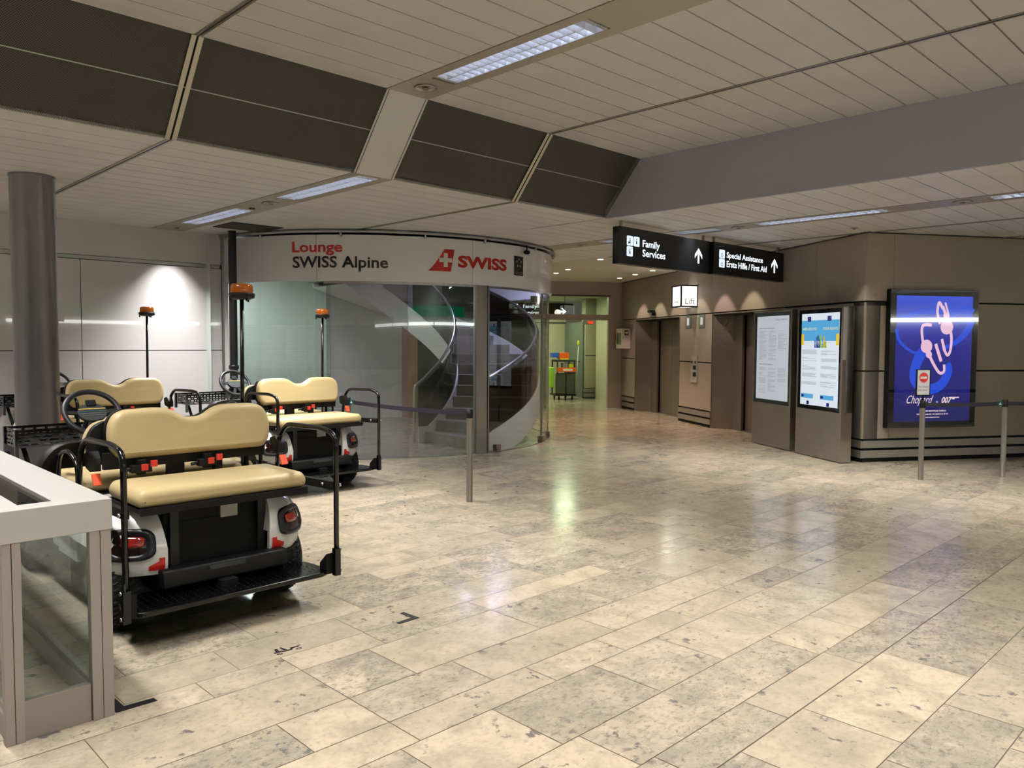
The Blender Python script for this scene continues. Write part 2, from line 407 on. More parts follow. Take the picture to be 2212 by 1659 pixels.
for y in (-6.93, -1.31, 2.42, 6.15):
    t = MB()
    for a, b in ((-.045, -.008), (.008, .045)):
        t.add([slope_pt(y+a, 0, .012), slope_pt(y+b, 0, .012), slope_pt(y+b, 1, .012), slope_pt(y+a, 1, .012)], [(0, 1, 2, 3)])
    t.add([slope_pt(y-.01, 0, .002), slope_pt(y+.01, 0, .002), slope_pt(y+.01, 1, .002), slope_pt(y-.01, 1, .002)], [(0, 1, 2, 3)], 1)
    tn += 1; S(t.build('trim_%d' % tn, [mat('trim cream', rgb(205, 198, 182), .45), darkgap], weld=False))
for yc in (-3.2, .55, 4.30):
    t = MB(); y0, y1 = yc-.225, yc+.225
    t.add([slope_pt(y0, 0, .006), slope_pt(y1, 0, .006), slope_pt(y1, 1, .006), slope_pt(y0, 1, .006)], [(0, 1, 2, 3)])
    for ya in (y0+.02, y1-.03):
        t.add([slope_pt(ya, 0, .009), slope_pt(ya+.006, 0, .009), slope_pt(ya+.006, 1, .009), slope_pt(ya, 1, .009)], [(0, 1, 2, 3)], 1)
    tn += 1; S(t.build('trim_%d' % tn, [ceilm, darkgap], weld=False))
# vertical grey fascia where the raised field ends
t = MB()
xs = [XU, -3.05, -.4, 2.3, 5, 10]
t.add([(XS, YF, ZL), (-3.05, YF, ZL), (-3.05, YF, ZU+.03), (XU, YF, ZU+.03)], [(0, 1, 2, 3)])
for a, b in zip(xs[1:-1], xs[2:]):
    t.add([(a+.004, YF, ZL), (b, YF, ZL), (b, YF, ZU+.03), (a+.004, YF, ZU+.03)], [(0, 1, 2, 3)])
t.box(XS, 10, YF+.004, YF+.05, ZL-.004, ZU+.05)
S(t.build('wall_fascia', [fasciam], weld=False))

# luminaire channels -------------------------------------------------------
trough_m = mat('channel plate', rgb(168, 162, 152), .4, .25)
louvre_m = mat('louvre blade', rgb(225, 230, 242), .35, 0, .5)
def channel(y, z, x0, x1, lamps, w0=.12):
    """plate of the channel with openings left for the lamps"""
    global tn
    t = MB(); a, b = y-.225, y+.225
    t.box(x0, x1, a+.004, y-w0, z-.004, z+.02); t.box(x0, x1, y+w0, b-.004, z-.004, z+.02)
    xs = sorted(lamps); cur = x0
    for (l0, l1) in xs:
        if l0 > cur: t.box(cur, l0, y-w0, y+w0, z-.004, z+.02)
        cur = max(cur, l1)
    if cur < x1: t.box(cur, x1, y-w0, y+w0, z-.004, z+.02)
    tn += 1; S(t.build('trim_%d' % tn, trough_m, weld=False))
lamp_proto = None
def luminaire(x0, x1, y, z, label):
    global lamp_proto
    if lamp_proto is None:
        L_ = 1.65; r = thing('strip_ceiling_light', label, 'ceiling light', group='louvred strip lights in the ceiling')
        h = MB(); wd = .12
        h.box(-L_/2, L_/2, -wd, -wd+.006, .0, .10); h.box(-L_/2, L_/2, wd-.006, wd, .0, .10)
        h.box(-L_/2, -L_/2+.006, -wd, wd, 0, .10); h.box(L_/2-.006, L_/2, -wd, wd, 0, .10); h.box(-L_/2, L_/2, -wd, wd, .10, .106)
        h.build('housing', mat('lamp housing', rgb(225, 230, 242), .4, 0, .5), r, weld=False)
        g = MB(); n = 19
        for i in range(n+1):
            x = -L_/2+.03+i*(L_-.06)/n
            g.prism([(x-.003, .0), (x+.003, .0), (x+.019, .058), (x-.019, .058)], -wd+.004, wd-.004, 'y')
        for yy in (0,): g.prism([(yy-.004, 0), (yy+.004, 0), (yy+.020, .0585), (yy-.020, .0585)], -L_/2+.006, L_/2-.006, 'x')
        g.build('louvre', louvre_m, r, weld=False)
        tb = MB(); tb.lathe([(.008, -.74), (.008, .74)], (0, .058, .088), 'x', 8); tb.lathe([(.008, -.74), (.008, .74)], (0, -.058, .088), 'x', 8)
        tb.build('lamp_tube', emis('lamp tube', (.78, .87, 1, 1), 20), r)
        lamp_proto = r; o = r
    else:
        o = copy_tree(lamp_proto); o['label'] = label
    o.location = ((x0+x1)/2, y, z)
    if x1-x0 < 1.5: o.scale = ((x1-x0)/1.65, 1, 1)
    area('luminaire_lamp', ((x0+x1)/2, y, z-.008), x1-x0-.06, .20, FIX_POWER*(1.35 if z < 3.5 and y < 8 else 1)*(x1-x0)/1.65, (1.0, .975, .95), spread=104)
    return o
lab = 'louvred strip light in the ceiling beyond the frame of the photograph'
lowl = [(-10.55, -8.9), (-7.97, -6.33)]
upl = [(-5.25, -3.54), (-2.55, -.9), (.05, 1.70), (2.65, 4.30), (5.25, 6.90)]
for yc in (4.30, .55, -3.2):
    channel(yc, ZL, -11.3, XS, lowl); channel(yc, ZU, XU, 10, upl)
    for i, (a, b) in enumerate(lowl):
        l = ('louvred strip light in the low ceiling nearest the white panel wall', 'louvred strip light in the low ceiling at the foot of the mesh band')[i] if yc == 4.30 else lab
        luminaire(a, b, yc, ZL, l)
    for i, (a, b) in enumerate(upl):
        luminaire(a, b, yc, ZU, 'largest louvred strip light, in the raised ceiling above the mesh band' if (yc == 4.30 and i == 0) else lab)
farl = [(-7.80, -7.05), (-6.45, -5.75), (-5.20, -3.53), (-2.50, -.85), (.1, 1.75), (2.7, 4.35)]
channel(9.55, ZL, -9.0, 10, farl, .13)
for i, (a, b) in enumerate(farl):
    luminaire(a, b, 9.55, ZL, ('short strip light left of the family services sign', 'short strip light behind the top of the family services sign', 'long strip light in the low ceiling right of the hanging signs', 'strip light cut by the right edge above the advert wall')[i] if i < 4 else lab)
# round downlights
def downlight(x, y, z, label, r=.085, lit=0, T=None, group=None, col=(1, .85, .65, 1)):
    o = thing('round_downlight', label, 'downlight', (x, y, z), group=group)
    m = MB(); m.lathe([(r, -.001), (r+.012, -.007), (r*.86, -.009), (r*.80, -.002), (r*.6, .03), (0, .032)], seg=28)
    m.build('rim', mat('downlight rim', rgb(186, 180, 168), .35, .3), o)
    q = MB(); q.lathe([(r*.95, -.010), (r*.80, -.016), (0, -.018)], seg=24) if lit else q.lathe([(r*.34, -.012), (r*.30, -.02), (0, -.022)], seg=20)
    q.build('lens', emis('warm downlight', col, lit) if lit else mat('downlight core', rgb(90, 86, 80), .4), o)
    return o
for x, y, z, l in ((-5.47, 4.29, ZU, 'unlit round downlight beside the largest strip light'), (-8.27, 4.29, ZL, 'round downlight between the two low strip lights'),
                   (-10.93, 4.29, ZL, 'round downlight closest to the white panel wall'), (-5.45, 9.55, ZL, 'round downlight left of the long strip light, past the signs'),
                   (-2.75, 9.52, ZL, 'round downlight near the right edge of the far channel'), (-8.2, 9.52, ZL, 'round downlight near the rotunda, left of the family services sign')):
    downlight(x, y, z-.004, l)
d = MB(); d.lathe([(.035, 0), (.035, -.012), (0, -.014)], (-8.76, 4.31, ZL-.004)); tag(d.build('smoke_detector', blackpl), 'tiny dark sensor between the low strip lights', 'sensor')
# dark service slot beside the pipe
t = MB(); t.box(-10.55, -9.95, 4.62, 5.35, ZL-.006, ZL+.01); tn += 1
for i in range(22): t.box(-10.55, -9.95, 4.63+i*.033, 4.64+i*.033, ZL-.012, ZL-.005, 1)
S(t.build('trim_%d' % tn, [darkgap, mat('slot bars', rgb(70, 66, 58), .5)], weld=False))
# lamps of the two round fittings that throw cones on the white wall and the sign band
spot('wall_cone_lamp', (-10.93, 4.29, ZL-.03), (-11.05, 4.29, 0), 230, (1, .98, .96), 40, 1.0)

# ------------------------------------------------------------ white panel wall on the left
wallw = mat('white lacquer wall', rgb(212, 208, 209), .006, 0, .65)
t = MB(); X = -11.3
ys = [-9, -6.3, -3.1, .05, 3.18, 5.07]
for y0, y1 in zip(ys[:-1], ys[1:]):
    t.box(X-.04, X, y0+.004, y1-.004, 0.06, 1.522); t.box(X-.04, X, y0+.004, y1-.004, 1.532, 2.715)
t.box(X-.04, X, -9, 5.07, 2.775, ZL)
t.box(X-.06, X-.03, -9, 5.07, 0, ZL, 1)
S(t.build('wall_left', [wallw, darkgap], weld=False))
t = MB(); t.box(X-.02, X+.012, -9, 5.04, 2.722, 2.768); tn += 1; S(t.build('trim_%d' % tn, alu, weld=False))
t = MB(); t.box(X-.03, X+.02, 5.07, 5.10, 0, ZL); t.box(X, X+.02, 5.10, 5.16, 0, ZL, 1); tn += 1; S(t.build('trim_%d' % tn, [alu, cream], weld=False))
t = MB(); t.box(X, X+.008, -9, 5.07, 0, .06); S(t.build('baseboard_left', greyal))
# column and drain pipe
t = MB(); t.lathe([(.19, 0), (.19, ZL-.02), (.196, ZL-.02), (.196, ZL)], (-8.60, 2.02, 0), seg=56)
tag(t.build('round_column', mat('grey enamel column', rgb(84, 84, 90), .3, .3)), 'round dark grey column standing behind the golf carts', 'column')
t = thing('standing_pipe', 'black vertical pipe with a collar, left of the curved sign band', 'pipe', (-10.78, 5.0, 0))
m = MB(); m.lathe([(.055, 0), (.055, ZL)], seg=24); m.build('pipe_shaft', blackpl, t)
m = MB(); m.lathe([(.062, 1.26), (.070, 1.27), (.070, 1.31), (.062, 1.32)], seg=24); m.build('pipe_collar', blackpl, t)
# ------------------------------------------------------------ hall closing walls out of view
t = MB()
t.box(9.9, 10, -9, 18.6, 0, 3.9); S(t.build('wall_east', mat('far wall', rgb(205, 203, 198), .5)))
t = MB(); t.box(-11.3, 10, -9.1, -9, 0, 3.9); S(t.build('wall_south', MATS['far wall']))
strip = emis('lit fascia strip', (.97, 1, .95, 1), 9)
def strip_sign(x0, x1, y0, y1, z0, z1, label, m=None):
    t = MB(); t.box(x0, x1, y0, y1, z0, z1); return tag(t.build('light_strip', m or strip), label, 'light strip', 'lit strips over the shop fronts behind the photographer')
for a, b in ((-8.6, -3.4), (-3.2, 1.2), (1.35, 6.5), (6.7, 11.5)):
    strip_sign(9.78, 9.86, a, b, 2.32, 2.44, 'lit strip over the shop front opposite the white wall')
strip_sign(9.78, 9.86, 11.8, 17.5, 2.34, 2.46, 'lit strip over the shop front opposite the white wall')
t = MB(); t.box(4.0, 4.06, 0.5, 12.0, 2.46, 2.78); t.box(4.02, 4.04, 3, 3.02, 2.6, 3.85); t.box(4.02, 4.04, 10, 10.02, 2.6, 3.216); tag(t.build('pharmacy_sign', emis('green sign', rgb(20, 190, 130), .9)), 'green lit shop sign behind the photographer', 'sign')
# ------------------------------------------------------------ stone walls of the lift lobby
metalb = mat('baseboard metal', rgb(150, 144, 135), .34, .5)
stoneup = concrete
def stone_run(mb, T, a0, a1, z0=.33, z1=2.245, depth=.25, seams=()):
    """lower wall panels with the groove, down to the ventilated metal plinth"""
    cuts = [a0]+list(seams)+[a1]
    for p, q in zip(cuts[:-1], cuts[1:]):
        mb.box(p+.003, q-.003, -depth, 0, z0, 1.272, 0, T); mb.box(p+.003, q-.003, -depth, 0, 1.295, z1, 0, T)
    mb.box(a0, a1, -depth, -.025, 0, z1, 1, T)
def plinth(name, T, a0, a1):
    mb = MB(T)
    for z0, z1 in ((.055, .165), (.195, .30)):
        mb.prism([(.0, z0), (.022, z0+.008), (.022, z1-.012), (.0, z1)], a0, a1, 'x')
        mb.box(a0, a1, -.02, .024, z1-.012, z1)
    mb.box(a0+.01, a1-.01, -.03, -.012, 0, .33, 1)
    return S(mb.build(name, [metalb, darkgap], weld=False))
mb = MB(LW)
stone_run(mb, LW, 0, 2.02); stone_run(mb, LW, 4.53, 6.03); stone_run(mb, LW, 8.56, 9.55)
for p, q in ((-.0, 1.15), (1.15, 2.6), (2.6, 4.55), (4.55, 6.04), (6.04, 7.6), (7.6, 9.2), (9.2, 9.55)):
    mb.box(p+.002, q-.002, -.25, .01, 2.268, ZL-.015)
mb.box(0, 9.55, -.6, -.02, 2.2, ZL+.02, 1)
S(mb.build('wall_lifts', [concrete, darkgap], weld=False))
mb = MB(PW)
stone_run(mb, PW, 0, 8.5, seams=(.435, 3.2, 6.0))
for p, q in ((0, .435), (.435, 3.2), (3.2, 6), (6, 8.5)): mb.box(p+.002, q-.002, -.25, .01, 2.268, ZL-.015)
mb.box(0, 8.5, -.25, -.02, 2.2, ZL+.02, 1)
S(mb.build('wall_advert', [concrete, darkgap], weld=False))
plinth('baseboard_advert', PW, 0, 8.5); plinth('baseboard_corner', LW, -.02, 1.0); plinth('baseboard_pier', LW, 4.55, 6.01); plinth('baseboard_lifts', LW, 8.58, 9.5)
# ceiling edge profile
for T, a1 in ((LW, 9.5), (PW, 8.5)):
    t = MB(T); t.box(0, a1, 0, .03, ZL-.016, ZL+.002); tn += 1; S(t.build('trim_%d' % tn, mat('dark edge profile', rgb(60, 56, 52), .5, .4)))
# lift niches
for k, (s0, s1) in enumerate(((6.03, 8.56), (2.02, 4.53))):
    d = .34
    mb = MB(LW)
    mb.prism([(s0, .0), (s0+.28, -d+.04), (s0+.28, -d), (s0-.01, -d), (s0-.01, 0)], 0, 2.23, 'z')
    mb.prism([(s1, .0), (s1+.01, 0), (s1+.01, -d), (s1-.28, -d), (s1-.28, -d+.04)], 0, 2.23, 'z')
    mb.box(s0+.28, s0+.60, -d-.01, -d+.04, 0, 2.23); mb.box(s1-.62, s1-.28, -d-.01, -d+.04, 0, 2.23)
    mb.box(s0, s1, -d-.1, .0, 2.225, 2.25)
    mb.box(s0-.012, s0+.004, -.02, .012, 0, 2.25, 1); mb.box(s1-.004, s1+.012, -.02, .012, 0, 2.25, 1)
    tn += 1; S(mb.build('trim_%d' % tn, [dsteel, alu], weld=False))
    dr = MB(LW); dr.box(s0+.02, s1-.02, -d-.09, -d-.072, 0, 2.24)
    frame = S(dr.build('door_%d' % (k+1), darkgap))
    mid = (s0+.60+s1-.62)/2
    for a, b in ((s0+.60, mid-.003), (mid+.003, s1-.62)):
        q = MB(LW); q.box(a, b, -d-.07, -d-.045, .012, 2.225); q.build('door_leaf', dsteel, frame)
    q = MB(LW); q.box(s0+.3, s1-.3, -d-.09, -d+.05, 0, .012); q.build('door_sill', alu, frame)
# glazed partition closing the lobby
t = MB(LW); s0 = 9.55
t.box(s0, s0+.14, -.05, .30, 0, ZL); t.box(s0, s0+.1, .30, 5.2, 2.84, ZL); t.box(s0, s0+.12, .30, 5.2, 2.25, 2.39); t.box(s0, s0+.10, .30, .36, 0, 2.84)
t.box(s0-.01, s0, .3, 5.2, 2.86, 2.88, 1)
S(t.build('wall_partition', [mat('grey brown frame', rgb(172, 162, 154), .45, .1), darkgap], weld=False))
gl = glass('clear pane', (.86, .93, .90, 1), .7)
t = MB(LW); t.box(s0+.04, s0+.048, .36, 5.2, 2.39, 2.84); S(t.build('window_1', gl))
t = MB(LW); t.box(s0+.04, s0+.048, 2.25, 5.2, 0, 2.25); S(t.build('window_2', gl))
# corridor beyond
gw = mat('green grey corridor wall', rgb(168, 166, 140), .6, noise=.04)
t = MB(LW)
t.box(12.6, 17.5, -.95, -.80, 0, 3.2); t.box(12.85, 13.2, -.8, -.10, .32, 3.0); t.box(14.9, 15.0, -.10, 6.0, 0, 3.2); t.box(9.69, 12.6, -.95, -.35, 0, 3.2)
t.box(12.84, 12.85, -.8, -.1, 1.28, 1.30, 1); t.box(12.84, 12.85, -.46, -.45, .32, 3.0, 1); t.box(12.84, 13.2, -.8, -.1, 2.26, 2.29, 1); t.box(14.88, 14.9, -.1, 6, 2.30, 2.33, 1)
for a in (.6, 1.5, 2.4): t.box(14.89, 14.9, a, a+.01, 0, 3.2, 1)
S(t.build('wall_corridor', [gw, darkgap], weld=False))
t = MB(LW)
for z0, z1 in ((.055, .165), (.195, .30)): t.box(12.80, 13.2, -.8, -.08, z0, z1)
S(t.build('baseboard_corridor', metalb))
t = MB(LW); t.box(9.7, 15, -.95, 6, 3.0, 3.02); S(t.build('ceiling', cream))
t = MB(LW); t.box(12.95, 14.85, -.10, -.05, 0, 2.3); fr = S(t.build('door_3', mat('grey corridor door', rgb(96, 104, 98), .45)))
t = MB(LW); t.tube([(13.2, -.03, 1.1), (13.2, 0.02, 1.1), (13.34, .02, 1.1)], .012); t.build('door_handle', blackpl, fr)
for sx, tx in ((11.2, 1.0), (13.6, 1.2), (12.4, 3.2)):
    o = thing('round_downlight', 'downlight in the green lit corridor beyond the partition', 'downlight', LW(sx, tx, 2.995), group='downlights in the corridor beyond the partition')
    m = MB(); m.lathe([(.09, 0), (.08, -.01), (0, -.01)], seg=20); m.build('lens', emis('corridor lamp', (.85, 1, .8, 1), 3), o)
    area('corridor_lamp', LW(sx, tx, 2.97), .5, .5, 42, (.90, 1, .62))
# corridor direction sign hanging from the ceiling
cs = thing('hanging_sign', 'lit family services sign with an arrow, hanging in the corridor past the partition', 'sign', LW(10.6, 1.8, 2.29))
RT = rel(cs)
def CS(a, z, o): return LW(10.6-o, a, z)
m = MB(RT(LW)); m.box(10.6, 10.68, .98, 2.75, 2.29, 2.72); m.build('sign_case', black, cs)
m = MB(RT(CS)); text_into(m, 'Family', RT(CS), 2.36, 1.98, 2.55, 2.67, .003, bold=.02); text_into(m, 'Services', RT(CS), 2.36, 1.93, 2.40, 2.52, .003, bold=.02)
m.prism([(1.42, 2.475), (1.25, 2.475), (1.32, 2.41), (1.28, 2.41), (1.17, 2.50), (1.28, 2.59), (1.32, 2.59), (1.25, 2.525), (1.42, 2.525)], .001, .004, 'z', T=lambda a, z, o: RT(CS)(a, z, o))
m.build('lettering', emis('sign letters', (.93, .96, 1, 1), 1.3), cs)
for a, z in ((2.56, 2.55), (2.70, 2.55), (2.56, 2.38)): m = MB(); m.box(a-.06, a+.06, z, z+.14, .001, .004, T=RT(CS)); m.build('pictogram_tile', MATS['sign letters'], cs)
m = MB(RT(LW)); m.box(10.62, 10.64, 1.2, 1.22, 2.72, 3.0); m.box(10.62, 10.64, 2.5, 2.52, 2.72, 3.0); m.build('hanger', alu, cs)
ex = MB(LW); ex.box(9.75, 9.80, .62, .96, 2.14, 2.25); e_ = tag(ex.build('exit_sign', mat('exit sign box', rgb(220, 215, 205), .5)), 'small white box with a red lit display under the partition header', 'sign')
ex = MB(LW); ex.box(9.745, 9.749, .70, .84, 2.165, 2.225); ex.build('display', emis('red display', (1, .08, .03, 1), .8), e_)

# wall washing downlights in the lobby ceiling
cols = [(1, .72, .66), (1, .86, .66), (1, .76, .64), (1, .86, .72), (1, .70, .72), (1, .84, .62)]
ss = [8.07, 7.08, 6.08, 5.05, 4.05, 3.0]
for i, (s_, c_) in enumerate(zip(ss, cols)):
    p = LW(s_, .62, ZL-.002)
    downlight(p.x, p.y, p.z, 'small lit downlight near the lift wall, one of the row', .062, 4, group='lit downlights along the lift wall')
    spot('wall_washer_lamp', LW(s_, .60, ZL-.03), LW(s_, -.12, .5), 55, c_, 31, .35)
for s_ in (4.25, 6.32, 7.23):
    p = LW(s_, 2.42, ZL-.002)
    downlight(p.x, p.y, p.z, 'small lit downlight in the middle of the lobby ceiling', .062, 4, group='lit downlights in the middle of the lobby')
    spot('lobby_lamp', LW(s_, 2.42, ZL-.03), LW(s_, 2.2, 0), 150, (1, .70, .48), 52, .5)

p = C0+nn*.42+mm*.30+ZZ*(ZL-.002)
downlight(p.x, p.y, p.z, 'small downlight above the stone wall corner by the kiosks', .04)
spot('corner_lamp', (p.x, p.y, ZL-.03), (p.x-.03, p.y+.12, 0), 60, (1, .9, .8), 36, .5)
# things on the lift wall ---------------------------------------------------
r = thing('lift_sign', 'glowing box lantern reading Lift, fixed above the lift doors', 'sign', LW(5.4, 0, 2.41)); T = rel(r)(LW)
m = MB(T); 
for (a0, a1, b0, b1) in ((5.18, 5.62, 0, .38),):
    for z0, z1 in ((2.40, 2.425), (2.82, 2.845)):
        m.box(a0, a1, b1-.02, b1, z0, z1); m.box(a0, a0+.02, b0, b1, z0, z1); m.box(a1-.02, a1, b0, b1, z0, z1); m.box(a0, a1, 0, .02, z0, z1)
    for a in (a0, a1-.02):
        for b in (b0, b1-.02): m.box(a-.004, a+.024, b-.004, b+.024, 2.40, 2.845)
m.build('sign_frame', black, r, weld=False)
m = MB(T); m.box(5.19, 5.61, .01, .37, 2.41, 2.83); m.build('lit_panel', emis('lift lantern', (1, .95, .86, 1), 1.5), r)
m = MB(T); pl = lambda a, z, o: T(5.18-o, .34-a, z)
text_into(m, 'Lift', pl, .06, .27, 2.46, 2.58, -.008); m.build('lettering', mat('grey letters', rgb(110, 100, 90), .6), r); m = MB(T)
m.prism([(5.50, 2.50), (5.38, 2.50), (5.38, 2.47), (5.32, 2.51), (5.38, 2.55), (5.38, 2.52), (5.50, 2.52)], .371, .3735, 'y'); m.build('arrow', MATS['grey letters'], r)
l_ = bpy.data.lights.new('lantern_lamp', 'POINT'); l_.energy = 5; l_.color = (1, .9, .75); l_.shadow_soft_size = .1
o = bpy.data.objects.new('lantern_lamp', l_); COL.objects.link(o); o.location = LW(5.4, .5, 2.6)
r = thing('defibrillator_cabinet', 'white wall cabinet with a green heart sign beside the glazed partition', 'cabinet', LW(9.1, 0, 1.53)); T = rel(r)(LW)
m = MB(T); m.box(8.92, 9.36, 0, .22, 1.53, 2.03); m.build('cabinet_body', mat('cabinet white', rgb(226, 214, 208), .35), r, bevel=.006)
m = MB(T); m.box(9.0, 9.28, .221, .224, 1.64, 1.92); m.build('cabinet_window', mat('green dark glass', rgb(60, 78, 48), .1), r)
m = MB(T); m.box(8.985, 9.295, .2205, .2225, 1.625, 1.935); m.build('window_surround', alu, r)
pl = lambda a, z, o: T(8.92-o, .20-a, z)
m = MB(); m.box(.045, .15, 1.86, 1.985, 0, .002, T=pl); m.build('heart_sign', mat('sign dark green', rgb(20, 60, 45), .5), r)
m = MB(); hp = [(.0975+.042*math.sin(a)**3*1.0, 1.925+.0026*(13*math.cos(a)-5*math.cos(2*a)-2*math.cos(3*a)-math.cos(4*a))) for a in [2*PI*i/24 for i in range(24)]]
m.prism(hp, .0021, .0035, 'z', T=pl); m.build('heart', mat('sign white', rgb(235, 240, 235), .5), r)
m = MB(T); m.lathe([(.012, 0), (.012, .03), (0, .03)], (9.33, .22, 1.72), 'y', 12); m.build('cabinet_knob', alu, r)
for a0, a1, l in ((5.48, 5.74, 'left'), (4.86, 5.12, 'right')):
    r = thing('lift_indicator', 'steel display plate above the %s of the two indicator positions, high on the pier' % l if 0 else 'steel lift indicator plate high on the pier, on its %s side' % ('far' if l == 'left' else 'near'), 'indicator', LW((a0+a1)/2, 0, 1.98)); T = rel(r)(LW)
    m = MB(T); m.box(a0, a1, 0, .012, 1.98, 2.245); m.build('plate', alu, r, bevel=.003)
    m = MB(T); m.box(a0+.08, a1-.08, .012, .015, 2.04, 2.19); m.build('display', emis('indicator glow', (.95, .9, .8, 1), .55), r)
r = thing('call_button_panel', 'narrow steel call panel with square buttons on the pier between the lifts', 'control panel', LW(5.29, 0, .86)); T = rel(r)(LW)
m = MB(T); m.box(5.15, 5.44, 0, .02, .86, 1.41); m.build('plate', mat('light metal plate', rgb(190, 184, 172), .35, .4), r, bevel=.003)
for a, z, sz in ((5.38, 1.28, .03), (5.22, 1.28, .03), (5.25, 1.17, .06), (5.25, 1.03, .06)):
    m = MB(T); m.box(a-sz, a+sz, .02, .028, z-sz*.7, z+sz*.7); m.build('button', blackpl, r)
r = thing('security_camera', 'small black camera on the wall above the far lift door', 'camera', LW(7.35, .1, 2.36)); T = rel(r)(LW)
m = MB(T); m.box(7.27, 7.43, .05, .17, 2.37, 2.42); m.build('camera_body', black, r); m = MB(T); m.box(7.33, 7.37, .01, .09, 2.30, 2.38); m.build('bracket', black, r)

# ------------------------------------------------------------ display kiosks
def kiosk(a0, a1, label, kind):
    tt = .37; r = thing('information_kiosk', label, 'display', LW((a0+a1)/2, .28, 0)); T = rel(r)(LW)
    m = MB(T); m.box(a0, a1, .20, tt, 0.01, .70); m.box(a0, a0+.045, .20, tt, .70, 2.19); m.box(a1-.03, a1, .20, tt, .70, 2.19)
    m.box(a0, a1, .20, tt-.05, .70, 2.19); m.box(a0, a1, .2, tt, 2.165, 2.19)
    m.build('kiosk_body', steel, r, bevel=.003)
    m = MB(T); m.box(a0+.045, a1-.03, tt-.052, tt-.012, .705, 2.163); m.build('screen_bezel', mat('bezel black', rgb(10, 10, 11), .25), r)
    pl = lambda a, z, o: T(a1-.10-a, tt-.008+o, z)      # a runs to the viewer's right
    W = (a1-a0)-.20; z0, z1 = .76, 2.105
    pm = MB(); pm.box(0, W, z0, z1, -.004, 0, T=pl); poster = pm.build('poster', emis('poster paper '+kind, (.80, .82, .88, 1) if kind == 'plain' else (.86, .92, 1, 1), .62 if kind == 'plain' else .85), r)
    tx = MB()
    H = z1-z0
    def lines(x0, x1, y1, y0, step=.0125):
        y = y1
        while y > y0:
            e = x1-(x1-x0)*random.choice([0, .02, .05, .1, .35, .6]) if random.random() < .8 else x0
            if e > x0+.02: tx.box(x0, e, y-.0045, y, .0003, .0008, 0, T=pl)
            y -= step
    if kind == 'plain':
        text_into(tx, 'ZURICH AIRPORT', pl, W*.60, W*.95, z1-.075, z1-.05, 0, 1)
        text_into(tx, 'Allgemeine Hausordnung', pl, W*.08, W*.56, z1-.21, z1-.185, 0, 1, bold=.02)
        text_into(tx, 'General site regulations', pl, W*.08, W*.54, z1-.79, z1-.765, 0, 1, bold=.02)
        for i in range(3):
            lines(W*(.08+.3*i), W*(.34+.3*i), z1-.235, z1-(.70 if i < 2 else .55)); lines(W*(.08+.3*i), W*(.34+.3*i), z1-.83, z1-(1.25 if i < 1 else 1.22 if i == 1 else 1.06))
    else:
        bl = MB(); bl.box(0, W, z1-.40, z1-.10, .0002, .0006, T=pl); bl.build('poster_banner', emis('poster blue', rgb(96, 180, 232), .85), poster)
        ylw = MB(); text_into(ylw, 'MEIN RECHTE', pl, W*.03, W*.42, z1-.245, z1-.205, .0006, bold=.03); text_into(ylw, 'YOUR RIGHTS', pl, W*.58, W*.98, z1-.245, z1-.205, .0006, bold=.03)
        ylw.build('poster_title', emis('poster pale yellow', rgb(214, 226, 200), .85), poster)
        fl = MB()
        for a in (.16, .70):
            fl.box(W*a, W*(a+.10), z1-.115, z1-.045, .001, .0015, T=pl)
            fl.box(W*(a+.02), W*(a+.09), z0-.0+.005, z0+.06, .001, .0015, T=pl)
        fl.build('poster_flags', emis('poster navy', rgb(34, 44, 128), .8), poster)
        st = MB()
        for a in (.21, .75):
            for k in range(12):
                q = 2*PI*k/12; cx_, cz_ = W*a+.018*math.cos(q), z1-.08+.018*math.sin(q); st.box(cx_-.002, cx_+.002, cz_-.002, cz_+.002, .0016, .002, T=pl)
        st.build('flag_stars', emis('poster yellow', rgb(240, 220, 60), .9), poster)
        fg = MB(); 
        for k, (a, h, wd) in enumerate(((.42, .17, .03), (.46, .19, .035), (.53, .20, .04), (.58, .16, .03), (.62, .18, .035), (.38, .12, .03), (.50, .14, .02), (.66, .10, .05))):
            x = W*a; y = z1-.50
            fg.prism([(x-wd*.6, y), (x-wd*.35, y+h*.55), (x-wd*.5, y+h*.8), (x, y+h), (x+wd*.5, y+h*.8), (x+wd*.3, y+h*.5), (x+wd*.7, y)], .0008+.0002*k, .001+.0002*k, 'z', mi=k % 5, T=pl)
        fg.build('poster_figures', [emis('f1', rgb(70, 110, 190), .8), emis('f2', rgb(30, 50, 110), .8), emis('f3', rgb(160, 205, 70), .8), emis('f4', rgb(90, 190, 215), .8), emis('f5', rgb(245, 180, 60), .8)], poster)
        yl = MB()
        for a in (0, .93): yl.box(W*a, W*(a+.07), z1-.46, z1-.30, .001, .0014, T=pl)
        yl.build('poster_tabs', emis('poster tab yellow', rgb(248, 205, 50), .9), poster)
        for a in (.0, .53): 
            pass
        lb = MB(); lb.box(W*.02, W*.36, z0+.10, z0+.165, .0004, .001, T=pl); lb.box(W*.55, W*.90, z0+.10, z0+.165, .0004, .001, T=pl); lb.build('poster_footer', emis('poster blue', (0, 0, 0, 1), 1), poster)
        ic = MB(); ic.box(W*.03, W*.10, z0+.115, z0+.15, .0011, .0014, T=pl); ic.box(W*.56, W*.63, z0+.115, z0+.15, .0011, .0014, T=pl); ic.build('footer_icon', emis('poster navy', (0, 0, 0, 1), 1), poster)
        for i in range(2):
            y = z1-.53
            while y > z0+.30:
                lines(W*(.03+.52*i), W*(.44+.52*i), y, y-.05-.03*random.random(), .0115); y -= .115
    tx.build('text_lines', [emis('poster text grey', (.46, .47, .50, 1), .62), emis('poster heading', (.16, .15, .16, 1), .6)], poster, weld=False)
